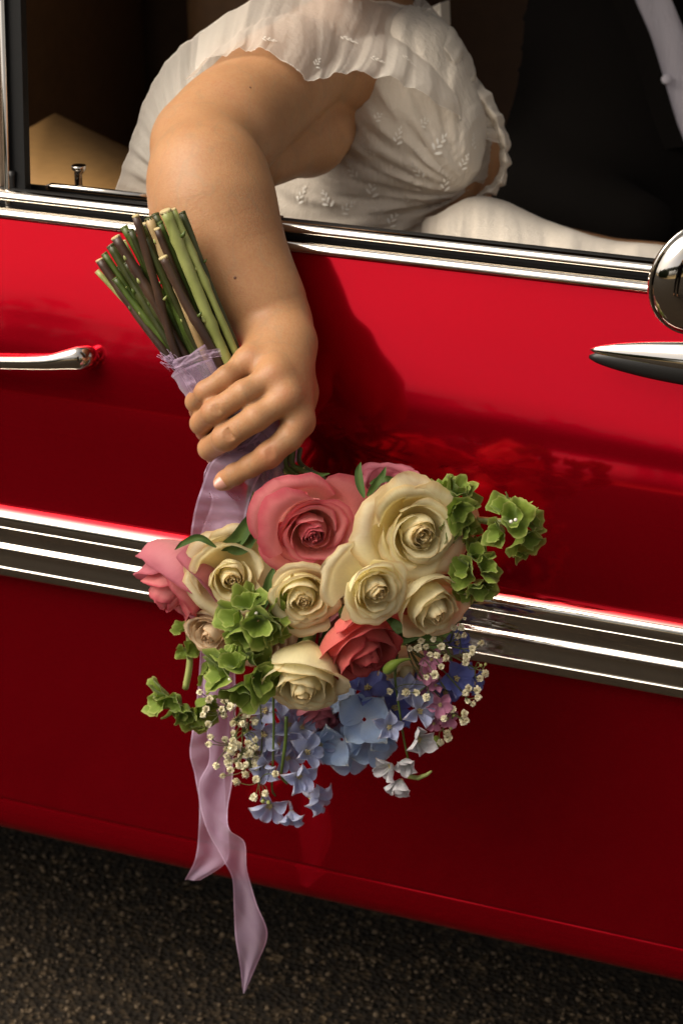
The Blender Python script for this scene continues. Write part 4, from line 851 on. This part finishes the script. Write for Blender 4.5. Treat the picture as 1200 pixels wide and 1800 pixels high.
for pts, w in ((((380, 962, -.265), (350, 945, -.268), (322, 955, -.27), (307, 967, -.27)), 14), (((385, 965, -.25), (415, 950, -.25), (435, 920, -.245), (450, 890, -.235)), 30), (((400, 968, -.255), (430, 960, -.25), (455, 930, -.24)), 26), (((640, 875, -.27), (632, 850, -.265), (630, 828, -.26), (634, 812, -.255)), 17), (((645, 872, -.27), (660, 852, -.27), (672, 835, -.265), (678, 820, -.26)), 15), (((650, 850, -.26), (675, 842, -.26), (700, 842, -.255)), 14),
               (((480, 1000, -.255), (470, 1040, -.265), (462, 1075, -.265)), 22), (((545, 832, -.235), (560, 835, -.235), (580, 832, -.235)), 10), (((440, 905, -.245), (452, 915, -.255), (462, 935, -.26)), 30)): leaf(list(pts), w)
for i in range(22):
    a = random.uniform(0, 6.28); x, y = 580+random.uniform(-150, 150), 1060+random.uniform(-110, 90); L = 75
    leaf([(x-L*math.cos(a), y-L*math.sin(a), -.188), (x-L*.3*math.cos(a), y-L*.3*math.sin(a), -.192), (x+L*.4*math.cos(a), y+L*.4*math.sin(a), -.190), (x+L*math.cos(a), y+L*math.sin(a), -.182)], 62)

# ---- bells of Ireland
def calyx(c, axis_, rpx, parent, seed, deep=.8):
    r_ = np.random.default_rng(seed); R = px2m(c, rpx); X_, Y_, Z_ = frame(axis_, r_.uniform(0, 6)); nu, nv = 30, 9; th = np.linspace(0, 2*np.pi, nu, endpoint=False)[:, None]; v = np.linspace(0, 1, nv)[None]; a, b_, c2 = r_.uniform(0, 6.28, 3)
    rho = R*(.10+.55*v**.7+.38*v**3)*(1+.17*v*np.sin(th*2+a)+.11*v**2*np.sin(th*4+b_)+.045*v**4*np.sin(th*11+c2)); z = R*deep*1.35*v**1.2+R*(.24*np.sin(th*2+a+1)+.20*np.sin(th*4+c2)+.10*np.sin(th*9+a*2))*v**2.0 - R*.16*v**6
    Q = c + (np.cos(th)*rho)[..., None]*X_+(np.sin(th)*rho)[..., None]*Y_+z[..., None]*Z_
    o = mk('calyx', Q.reshape(-1, 3), grid_faces(nu, nv, True), M_bell, parent, uv=np.stack([np.repeat(np.linspace(0, 6, nu), nv), np.tile(np.linspace(0, 1, nv), nu)], 1)); return o
def bells(stem_pts, wpx, cups, label, seed):
    P = catmull([PX(*q) for q in stem_pts], 16); V, f = tube(P, px2m(P[0], wpx/2), 9); s_ = mk('bells_sprig', V, f, M_slight, bouquet, label=label)
    for i, (x, y, Y, ax_, r) in enumerate(cups):
        calyx(PX(x, y, Y), SC(*ax_), r, s_, seed*31+i)
        if r > 21: calyx(PX(x+random.uniform(-3, 3), y+random.uniform(-3, 3), Y-.003), SC(ax_[0]+random.uniform(-.4, .4), ax_[1]+random.uniform(-.4, .4), ax_[2]), r*.66, s_, seed*77+i, 1.15)
    return s_
def seeds(pp, parent):
    for x, y, Y in pp:
        c = PX(x, y, Y); r = px2m(c, 3.6); V, f = loft([ell(c+SC(0, 1, .4)*r*q, RT*r*w, SC(0, -.4, 1)*r*w, 8) for q, w in ((-1, .1), (-.6, .8), (0, 1), (.6, .8), (1, .1))]); mk('seed', V, f, M_stamen, parent)
b_ = bells([(425, 1135, -.285), (430, 1110, -.29), (440, 1080, -.29)], 16, [(425, 1092, -.297, (-.8, .1, .7), 34), (440, 1070, -.30, (.0, .8, .8), 30), (452, 1090, -.302, (.2, -.5, 1), 34), (470, 1082, -.297, (.8, .2, .6), 32), (445, 1062, -.292, (.4, .9, .2), 24), (472, 1102, -.294, (.7, -.6, .6), 28), (432, 1108, -.297, (-.2, -.6, .9), 28)], 'frilly green bell sprig under the middle cream rose', 1); seeds([(450, 1078, -.312), (446, 1072, -.312)], b_)
b_ = bells([(430, 1130, -.28), (425, 1160, -.285), (424, 1180, -.288)], 13, [(402, 1182, -.30, (-.9, .1, .6), 36), (420, 1170, -.303, (-.2, .7, .9), 28), (445, 1190, -.305, (.6, -.4, .9), 36), (428, 1200, -.303, (-.1, -.8, .7), 34), (440, 1165, -.30, (.6, .7, .6), 30), (458, 1182, -.297, (.9, .1, .5), 28), (410, 1160, -.296, (-.5, .8, .4), 24)], 'frilly green bell sprig lower of the two at the front', 2); seeds([(404, 1194, -.315)], b_)
bells([(330, 1095, -.24), (333, 1130, -.245), (333, 1170, -.25), (326, 1210, -.25)], 12, [(298, 1226, -.255, (-1, .1, .6), 32), (315, 1222, -.258, (-.6, -.8, .6), 30), (325, 1238, -.26, (-.1, -1, .7), 32), (345, 1232, -.257, (.9, -.5, .5), 30), (345, 1255, -.25, (.5, -1, .2), 26), (325, 1108, -.245, (-.5, .5, .5), 16), (335, 1130, -.25, (.4, -.5, .8), 17), (328, 1140, -.248, (-.5, -.5, .6), 15), (358, 1165, -.24, (.5, -.8, .3), 24)], 'green bell sprig dangling beside the lilac ribbon', 3)
b_ = bells([(790, 905, -.225), (825, 912, -.225), (860, 916, -.225), (890, 918, -.225)], 13, [(890, 905, -.235, (-.2, .8, .7), 28), (905, 915, -.245, (.1, .2, 1), 30), (885, 930, -.238, (-.7, -.3, .6), 26), (912, 940, -.238, (.4, -.8, .7), 30), (922, 918, -.232, (.9, .1, .4), 26), (900, 900, -.23, (.4, 1, .2), 24), (915, 955, -.228, (.3, -1, .2), 24)], 'green bell sprig sticking out furthest to the right', 4); seeds([(898, 917, -.262), (906, 914, -.262)], b_)
bells([(760, 900, -.235), (785, 885, -.235), (805, 885, -.235)], 12, [(795, 872, -.24, (.5, .8, .5), 30), (800, 892, -.243, (.3, -.4, .8), 30), (812, 880, -.238, (.8, .3, .4), 24), (790, 915, -.24, (.5, -.6, .6), 30), (812, 925, -.238, (.7, -.4, .4), 22), (780, 868, -.235, (-.2, 1, .4), 24)], 'green bell sprig against the edge of the largest cream rose', 5)
bells([(800, 985, -.235), (815, 990, -.235), (830, 1000, -.235)], 12, [(835, 980, -.24, (.3, .7, .6), 25), (822, 1000, -.245, (-.5, -.2, .9), 27), (845, 1000, -.243, (.7, .1, .8), 26), (838, 1020, -.243, (.3, -.8, .8), 27), (820, 1025, -.24, (-.4, -.9, .5), 24), (830, 965, -.235, (-.1, 1, .3), 20), (850, 1020, -.236, (.8, -.5, .4), 22)], 'dense crinkled green bell sprig above the chrome trim', 6)

# ---- blue, white and small pink florets: petals shared between florets
def petal_mesh(name, L, Wd, mat, cup=.3, bend=.5, tip=.0, seed=0):
    r_ = np.random.default_rng(seed); u, v = np.meshgrid(np.linspace(-1, 1, 7), np.linspace(0, 1, 9), indexing='ij'); wd = Wd*(np.sin(np.pi*np.clip(v*.94+.05, 0, 1)**1.35)**.62*.85+.12*(1-v))
    a, b_ = r_.uniform(0, 6, 2); x = v*L*(1-.08*u**2*v); y = u*wd*(1-.06*np.sin(u*5+a)*v); z = L*(cup*.8*u**2*np.sin(np.pi*v*.8)*.7 + bend*.5*v**2 - tip*np.clip(v-.7, 0, 1)**2*3 + .035*np.sin(u*3+v*5+a)*v+.045*np.sin(u*6+b_)*v**2)
    return mesh(name, np.stack([x, y, z], -1).reshape(-1, 3), grid_faces(7, 9), mat, True, np.stack([(u*.5+.5).ravel(), v.ravel()], 1))
PD = {}
for key, L, Wd, mat, cup, bend, tip in (('delphinium', 1, .36, M_delph, .7, .55, .8), ('white', 1, .38, M_delphw, .6, .6, .5), ('deep', 1, .44, M_hyddark, .4, .3, .5), ('hydrangea', 1, .60, M_hyd, .55, .45, .9), ('pink', 1, .40, M_pinksm, .4, .4, .6)):
    PD[key] = [petal_mesh('petal', L, Wd*w_, mat, cup, bend*b2, tip, s) for s, (w_, b2) in enumerate(((1, 1), (1.12, .6), (.9, 1.5), (1.05, .2)))]
eye_bits = []
for i in range(9):
    a = i*2.4; r = .05*math.sqrt(i); c = np.array([r*math.cos(a), r*math.sin(a), .1]); eye_bits.append(loft([ell(c+np.array([0, 0, h_]), np.array([q, 0, 0]), np.array([0, q, 0]), 6) for h_, q in ((-.1, .02), (.03, .03), (.10, .045), (.15, .01))]))
EYE = mesh('flower_eye', *merge(eye_bits), M_eye)
SPUR = mesh('spur', *tube([(0, 0, 0), (0, 0, -.15), (.08, 0, -.4), (.25, .05, -.62), (.42, .05, -.70)], [.10, .12, .09, .06, .03], 8), M_delph)
def floret(kind, px, py, Y, rpx, axis_, parent, seed, n=5, spin=None, spread=1.0, spur=False):
    r_ = random.Random(seed); c = PX(px, py, Y); k = px2m(c, rpx); X_, Y_, Z_ = frame(SC(*axis_), r_.uniform(0, 6) if spin is None else spin); e = empty('floret', c, parent) if parent is bouquet else None
    tgt = e or parent
    for i in range(n):
        a = i*2*math.pi/n+r_.uniform(-.15, .15); tlt = (1-spread)*1.2+r_.uniform(-.25, .25); d = X_*math.cos(a)+Y_*math.sin(a); d2 = d*math.cos(tlt)+Z_*math.sin(tlt); n2 = Z_*math.cos(tlt)-d*math.sin(tlt); s_ = np.cross(n2, d2); kk = k*r_.uniform(.85, 1.1); b0 = c+d*k*.06+Z_*k*.04*(i % 2)
        M = Matrix([[d2[q]*kk, s_[q]*kk, n2[q]*kk, b0[q]] for q in range(3)]+[[0, 0, 0, 1]]); inst('petal', PD[kind][(seed+i) % 4], M, tgt)
    if kind != 'hydrangea':
        M = Matrix([[X_[q]*k, Y_[q]*k, Z_[q]*k, c[q]] for q in range(3)]+[[0, 0, 0, 1]]); inst('flower_eye', EYE, M, tgt)
    if spur: M = Matrix([[X_[q]*k, Y_[q]*k, Z_[q]*k, c[q]] for q in range(3)]+[[0, 0, 0, 1]]); inst('spur', SPUR, M, tgt)
    return tgt
def lab(o, s): o['label'] = s; return o
def spike(pts, w, label, mat=M_sgreen, name='delphinium_spike'):
    P = catmull([PX(*q) for q in pts], 22); V, f = tube(P, px2m(P[0], w/2)*np.linspace(1, .7, 22), 8); return mk(name, V, f, mat, bouquet, label=label)
# hydrangea in the middle
hy = spike([(600, 1190, -.23), (620, 1230, -.235), (630, 1255, -.235)], 10, 'sky blue hydrangea with broad rounded petals', name='hydrangea')
for i, (x, y, Y, r, ax_, kd, n_) in enumerate([(640, 1265, -.262, 50, (.1, .1, 1), 'hydrangea', 4), (600, 1300, -.25, 50, (-.5, -.4, .8), 'hydrangea', 4), (650, 1300, -.248, 48, (.3, -.5, .8), 'hydrangea', 4), (645, 1212, -.25, 42, (.1, .6, .8), 'deep', 4), (615, 1225, -.245, 44, (-.6, .3, .6), 'hydrangea', 4), (690, 1245, -.240, 40, (.5, .2, .8), 'deep', 4), (668, 1275, -.245, 42, (.6, -.2, .8), 'hydrangea', 4), (585, 1275, -.235, 46, (-.3, .2, .9), 'hydrangea', 4), (620, 1320, -.232, 44, (.1, -.7, .8), 'hydrangea', 4), (680, 1215, -.225, 40, (.2, .2, .9), 'deep', 4)]): floret(kd, x, y, Y, r, ax_, hy, 100+i, n_, spread=.86)
# left delphinium spikes
d1 = spike([(480, 1215, -.265), (481, 1270, -.272), (480, 1330, -.272), (478, 1385, -.265), (484, 1400, -.262)], 5, 'pale blue delphinium spike hanging beside the ivory blossom')
d2 = spike([(503, 1260, -.27), (502, 1300, -.275), (497, 1340, -.275), (495, 1365, -.27), (505, 1378, -.268)], 7, 'pale blue delphinium spike hanging lowest')
for i, (x, y, Y, r, ax_, sp) in enumerate([(468, 1250, -.258, 40, (-.4, .2, 1), .9), (466, 1290, -.262, 38, (-.3, -.2, 1), .9), (505, 1275, -.255, 36, (.3, .2, .9), .8), (470, 1345, -.266, 32, (-.2, -.6, .7), .7), (475, 1415, -.262, 38, (-.2, -.5, .9), .8), (505, 1330, -.25, 34, (.2, -.3, .9), .8), (495, 1230, -.252, 36, (.1, .6, .8), .9), (455, 1320, -.245, 34, (-.3, -.2, .9), .85), (520, 1300, -.24, 36, (.2, .1, .9), .9), (490, 1310, -.24, 36, (0, 0, 1), .9)]): floret('delphinium', x, y, Y, r, ax_, d1, 130+i, spread=sp)
for i, (x, y, Y, r, ax_, sp) in enumerate([(538, 1322, -.27, 36, (.4, .1, 1), .8), (524, 1362, -.275, 36, (.4, -.3, 1), .75), (545, 1400, -.265, 38, (.8, -.4, .5), .7), (512, 1425, -.262, 30, (.1, -.9, .5), .6), (560, 1310, -.255, 34, (.5, -.1, .8), .8), (530, 1280, -.258, 32, (.3, .4, .9), .8)]): floret('delphinium', x, y, Y, r, ax_, d2, 150+i, spread=sp, spur=(i in (2, 3)))
# right white-blue spike
d3 = spike([(698, 1150, -.255), (694, 1190, -.26), (700, 1235, -.262), (708, 1290, -.262), (718, 1340, -.258), (722, 1362, -.255)], 5, 'whitish delphinium spike with a curved tip at the lower right')
for i, (x, y, Y, r, ax_, kd, sp) in enumerate([(735, 1250, -.262, 36, (.5, .1, .9), 'delphinium', .8), (733, 1298, -.266, 36, (.5, -.3, .9), 'white', .65), (715, 1335, -.262, 30, (-.2, -.6, .7), 'white', .55), (690, 1345, -.262, 32, (-.8, -.5, .6), 'white', .65), (705, 1370, -.262, 34, (-.2, -.9, .5), 'white', .5), (712, 1215, -.255, 34, (.2, .3, 1), 'delphinium', .8), (682, 1278, -.270, 32, (.2, .0, 1), 'delphinium', .75)]): floret(kd, x, y, Y, r, ax_, d3, 170+i, spread=sp)
V, f = tube([PX(*q) for q in ((716, 1364, -.262), (735, 1368, -.263), (750, 1362, -.263), (758, 1356, -.263))], [px2m(BQ, q) for q in (5, 4.5, 3.5, 2)], 8); mk('spur', V, f, M_slight, d3)
V, f = tube(catmull([PX(*q) for q in ((722, 1159, -.272), (710, 1160, -.276), (694, 1166, -.28), (680, 1178, -.28), (676, 1182, -.279))], 14), [px2m(BQ, q) for q in (1.5, 2, 2.4, 2.8, 3.5, 4.5, 6.5, 8.5, 9.5, 9.5, 8.5, 6.5, 4, 1)], 10); mk('flower_bud', V, f, M_bell, d3)
# deep blue florets on the right, small pink ones between
d4 = spike([(770, 1110, -.225), (790, 1150, -.228), (800, 1200, -.23)], 5, 'deep blue delphinium spike in front of the chrome trim')
for i, (x, y, Y, r, ax_) in enumerate([(800, 1132, -.235, 32, (.5, .3, .8)), (800, 1192, -.238, 36, (.4, .0, 1)), (782, 1215, -.232, 30, (.0, -.6, .9)), (745, 1205, -.228, 30, (-.2, -.1, .9)), (830, 1200, -.228, 24, (.8, -.2, .6))]): floret('deep', x, y, Y, r, ax_, d4, 190+i, spread=.85)
p1 = spike([(740, 1130, -.24), (755, 1180, -.245), (770, 1250, -.245)], 4, 'small pink larkspur among the baby\'s breath', name='larkspur')
for i, (x, y, Y, r, ax_) in enumerate([(757, 1160, -.255, 24, (.2, .2, 1)), (752, 1185, -.254, 20, (-.2, -.1, 1)), (765, 1205, -.252, 18, (.3, .2, 1)), (772, 1238, -.254, 25, (.2, -.3, 1)), (785, 1262, -.250, 22, (.4, -.5, .9)), (762, 1270, -.25, 20, (-.1, -.7, .8)), (755, 1225, -.25, 20, (-.3, .2, 1))]): floret('pink', x, y, Y, r, ax_, p1, 210+i, spread=.85)
for x, y in ((766, 1305), (748, 1312)):
    c = PX(x, y, -.25); r = px2m(c, 9); V, f = loft([ell(c+UP*r*q, RT*r*w, FW*r*w, 9) for q, w in ((-1.3, .1), (-.8, .7), (0, 1), (.8, .7), (1.3, .2))]); mk('flower_bud', V, f, M_bell, p1)

# ---- baby's breath
pb_ = []
for i in range(44):
    z = 1-1.35*(i+.5)/44; a = i*2.4; d = np.array([math.sqrt(1-z*z)*math.cos(a), math.sqrt(1-z*z)*math.sin(a), z]); s_ = np.cross(d, (0.3, .2, 1)); s_ /= np.linalg.norm(s_); w = np.cross(d, s_); rr = 1+.25*math.sin(i*7.1); c = d*(.30+.25*(i % 3)/2)
    pb_.append(([c-s_*.14, c+d*.25*rr-s_*.34+w*.1, c+d*.45*rr+w*.22, c+d*.25*rr+s_*.34-w*.1, c+s_*.14], [(0, 1, 2), (0, 2, 4), (4, 2, 3)]))
BLOS = mesh('blossom', *merge(pb_), M_breath, smooth=False); BLOS.materials.append(M_sgreen)
cal = tube([(0, 0, -.8), (0, 0, -.65), (0, 0, -.35), (0, 0, -.12)], [.10, .26, .36, .30], 7); CALB = mesh('blossom_calyx', *cal, M_sgreen)
BUD = mesh('blossom_bud', *loft([ell((0, 0, h_), np.array([q, 0, 0]), np.array([0, q, 0]), 7) for h_, q in ((-1, .2), (-.6, .75), (0, .95), (.6, .7), (1, .1))]), M_slight)
def breath(root, forks, spots, label, seed):
    r_ = random.Random(seed); tubes = []; F3 = [PX(*q) for q in forks]; rt = PX(*root)
    for q in F3: tubes.append(tube(catmull([rt, rt*.5+q*.5+SC(r_.uniform(-1, 1), .3)*.004, q], 8), px2m(rt, 1.5), 5))
    for (x, y, Y, r, bud) in spots:
        q = PX(x, y, Y); d0 = [np.linalg.norm(q-p) for p in F3]; p = F3[int(np.argmin(d0))]; mid = p*.45+q*.55+SC(r_.uniform(-1, 1), r_.uniform(-1, 1))*.0035; tubes.append(tube(catmull([p, mid, q], 7), px2m(rt, .95), 4))
    s_ = mk('baby_breath_sprig', *merge(tubes), M_thinstem, bouquet, label=label)
    for (x, y, Y, r, bud) in spots:
        c = PX(x, y, Y); k = px2m(c, r*.88); X_, Y_, Z_ = frame(SC(r_.uniform(-.7, .7), r_.uniform(-1.0, .3), r_.uniform(.3, 1)), r_.uniform(0, 6)); M = Matrix([[X_[q]*k, Y_[q]*k, Z_[q]*k, c[q]] for q in range(3)]+[[0, 0, 0, 1]])
        inst('bud' if bud else 'blossom', BUD if bud else BLOS, M, s_)
        if not bud: inst('blossom_calyx', CALB, M, s_)
r_ = random.Random(5); sp = [(351, 1217, -.275, 7, 0), (367, 1230, -.278, 9, 0), (362, 1247, -.277, 8, 0), (357, 1257, -.276, 7, 0), (366, 1273, -.276, 8, 0), (370, 1295, -.276, 8, 0), (367, 1308, -.276, 8, 0), (380, 1346, -.276, 8, 0), (391, 1364, -.276, 7, 0), (415, 1375, -.278, 9, 0), (405, 1354, -.279, 8, 0), (431, 1362, -.279, 9, 0), (420, 1346, -.28, 8, 0), (450, 1370, -.279, 9, 0), (484, 1361, -.282, 8, 0), (446, 1402, -.275, 9, 0), (466, 1395, -.277, 8, 0), (462, 1409, -.275, 5, 1), (472, 1411, -.275, 5, 1), (390, 1225, -.276, 7, 0)]
for i in range(62):
    s = r_.random(); y = 1232+s*118; x = 388+ s*12 + r_.random()*(60-s*8); sp.append((x, y, -.255-.028*r_.random(), r_.uniform(6.5, 9.5), 1 if r_.random() < .12 else 0))
breath((450, 1190, -.26), [(395, 1245, -.268), (415, 1265, -.27), (430, 1285, -.27), (405, 1310, -.27), (425, 1325, -.272), (440, 1345, -.272), (455, 1375, -.272)], sp, 'ivory baby\'s breath spray at the lower left over the ribbon', 8)
sp = [(734, 1139, -.265, 9, 0), (748, 1137, -.265, 7, 0), (767, 1152, -.265, 8, 0), (775, 1136, -.263, 9, 0), (762, 1124, -.262, 7, 0), (783, 1157, -.265, 9, 0), (764, 1186, -.266, 10, 0), (749, 1190, -.265, 7, 0), (797, 1103, -.25, 8, 0), (810, 1103, -.25, 8, 0), (803, 1118, -.25, 8, 0), (815, 1117, -.25, 7, 0), (816, 1087, -.25, 4, 0), (845, 1130, -.245, 8, 0), (830, 1140, -.247, 8, 0), (820, 1155, -.25, 9, 0), (830, 1147, -.248, 7, 0), (818, 1165, -.25, 8, 0), (852, 1184, -.245, 9, 0), (843, 1192, -.245, 9, 0), (838, 1213, -.245, 9, 0), (840, 1226, -.245, 8, 0), (823, 1210, -.247, 8, 0), (818, 1218, -.247, 8, 0), (822, 1232, -.246, 7, 0), (831, 1237, -.245, 7, 0), (795, 1247, -.25, 9, 0), (780, 1263, -.258, 8, 0), (815, 1255, -.248, 9, 0), (814, 1268, -.247, 9, 0), (820, 1266, -.247, 7, 0), (787, 1297, -.25, 10, 0), (774, 1305, -.252, 8, 0), (785, 1288, -.252, 8, 0), (732, 1217, -.265, 8, 0), (749, 1226, -.265, 9, 0), (685, 1215, -.265, 8, 0), (713, 1218, -.27, 9, 0), (845, 1170, -.246, 4, 1), (853, 1168, -.246, 3.5, 1), (792, 1281, -.252, 4, 1), (797, 1258, -.25, 4, 1), (740, 1126, -.262, 8, 0), (720, 1140, -.262, 7, 0), (755, 1150, -.266, 7, 0), (775, 1172, -.262, 7, 0)]
breath((715, 1135, -.25), [(745, 1160, -.258), (770, 1150, -.256), (790, 1130, -.25), (810, 1140, -.248), (750, 1205, -.258), (785, 1215, -.252), (815, 1220, -.246), (795, 1255, -.25), (785, 1275, -.25), (835, 1175, -.246)], sp, 'ivory baby\'s breath spray at the right before the chrome trim', 9)

# ---- ribbon: wound round the stems, one loop, two long tails
ribbon = empty('ribbon', BQ, bouquet, label='sheer lilac organza ribbon wound round the stems with two long tails')
c0, c1 = PX(347, 630, -.200), PX(490, 838, -.207); axd = (c1-c0)/np.linalg.norm(c1-c0); X_, Y_, Z_ = frame(axd)
def wrap(s0, s1, rr, ph, tilt):
    nu, nv = 64, 14; th = np.linspace(0, 2*np.pi, nu)[:, None]; v = np.linspace(0, 1, nv)[None]; s = s0+(s1-s0)*v+tilt*np.cos(th+ph); r = rr*(1+.05*np.sin(th*3+ph)+.025*np.sin(th*9+v*4+ph)+.02*np.sin(v*19+th*2)+.008*th/6.28)
    L = np.linalg.norm(c1-c0); Q = c0+axd*(s*L)[..., None]+(np.cos(th)*r)[..., None]*X_+(np.sin(th)*r)[..., None]*Y_
    mk('ribbon_wrap', Q.reshape(-1, 3), grid_faces(nu, nv), M_ribbon, ribbon, uv=np.stack([np.repeat(np.linspace(0, 1, nu), nv), np.tile(np.linspace(0, 1, nv), nu)], 1))
for s0, s1, rr, ph, tl in ((.00, .36, .0238, .3, .05), (.06, .42, .0244, 2.1, -.06), (.28, .66, .0236, 4.0, .06), (.40, .78, .0240, 1.0, -.07), (.60, .97, .0234, 2.6, .06), (.66, 1.0, .0240, 5.0, -.04)): wrap(s0, s1, rr, ph, tl)
def strand(left, right, nu, nv, amp, ph, name='ribbon_tail', fold=2.0):
    Lp, Rp = catmull([PX(*q) for q in left], nu), catmull([PX(*q) for q in right], nu); v = np.linspace(0, 1, nv)[None, :, None]; G = Lp[:, None]*(1-v)+Rp[:, None]*v
    uu, vv = np.meshgrid(np.linspace(0, 1, nu), np.linspace(0, 1, nv), indexing='ij'); G = G + FW*(amp*(np.sin(vv*3.14*fold+uu*6+ph)*.7+.5*np.sin(uu*17+vv*2.2+ph)+.45*np.abs(np.sin(uu*23-vv*4+ph*2))+.30*np.sin(uu*41+vv*5)+.25*np.sin(vv*9+uu*12)))[..., None]
    e = np.zeros_like(uu); return mksheet(name, G, uu, vv, M_ribbon, ribbon)
strand([(405, 790, -.248), (372, 812, -.245), (352, 862, -.24), (340, 905, -.238), (334, 948, -.235)], [(480, 800, -.243), (450, 848, -.243), (436, 890, -.24), (428, 925, -.238), (412, 962, -.235)], 60, 16, .0030, .5, 'ribbon_loop')
strand([(392, 795, -.228), (366, 815, -.225), (358, 845, -.222), (372, 880, -.222), (352, 940, -.22)], [(420, 800, -.226), (398, 830, -.225), (394, 860, -.222), (420, 900, -.222), (400, 965, -.22)], 50, 12, .003, 2.0, 'ribbon_loop')
strand([(352, 1130, -.205), (346, 1220, -.207), (337, 1290, -.210), (333, 1325, -.208), (342, 1365, -.206), (350, 1410, -.204), (349, 1460, -.202), (343, 1510, -.2), (325, 1547, -.2)], [(402, 1130, -.205), (404, 1230, -.207), (402, 1290, -.210), (398, 1330, -.212), (395, 1380, -.208), (398, 1430, -.206), (402, 1475, -.204), (398, 1515, -.203), (352, 1549, -.2)], 110, 14, .0035, .2)
strand([(360, 1150, -.212), (356, 1240, -.213), (368, 1330, -.216), (350, 1375, -.214), (352, 1420, -.212), (368, 1468, -.212), (392, 1510, -.212), (408, 1545, -.212), (411, 1600, -.21), (413, 1645, -.208), (422, 1700, -.205), (427, 1748, -.203)], [(412, 1150, -.212), (414, 1240, -.213), (410, 1320, -.214), (408, 1375, -.214), (400, 1425, -.216), (404, 1458, -.222), (430, 1482, -.218), (434, 1530, -.212), (450, 1585, -.21), (470, 1642, -.207), (452, 1695, -.205), (430, 1747, -.203)], 140, 16, .0030, 1.4)
# frayed end above the grip
fr = []
for i in range(26):
    p = PX(300+random.uniform(-6, 14), 640+random.uniform(-12, 14), -.24); q = p+SC(-1+random.uniform(-.4, .6), .55+random.uniform(-.5, .6), .2)*px2m(p, random.uniform(12, 24)); fr.append(tube(catmull([p, (p+q)/2+UP*.001*random.uniform(-1, 1), q], 5), .00022, 4))
mk('frayed_threads', *merge(fr), M_ribbon, ribbon, uv=None)
strand([(302, 632, -.243), (330, 624, -.246), (360, 616, -.246), (386, 612, -.243)], [(306, 648, -.243), (334, 638, -.247), (362, 630, -.247), (390, 626, -.243)], 40, 8, .002, 1, 'ribbon_knot', 3)
strand([(284, 628, -.236), (300, 640, -.24), (318, 662, -.242), (334, 690, -.242)], [(300, 622, -.236), (316, 640, -.242), (340, 664, -.243), (352, 690, -.242)], 30, 8, .0025, 2, 'ribbon_knot', 3)
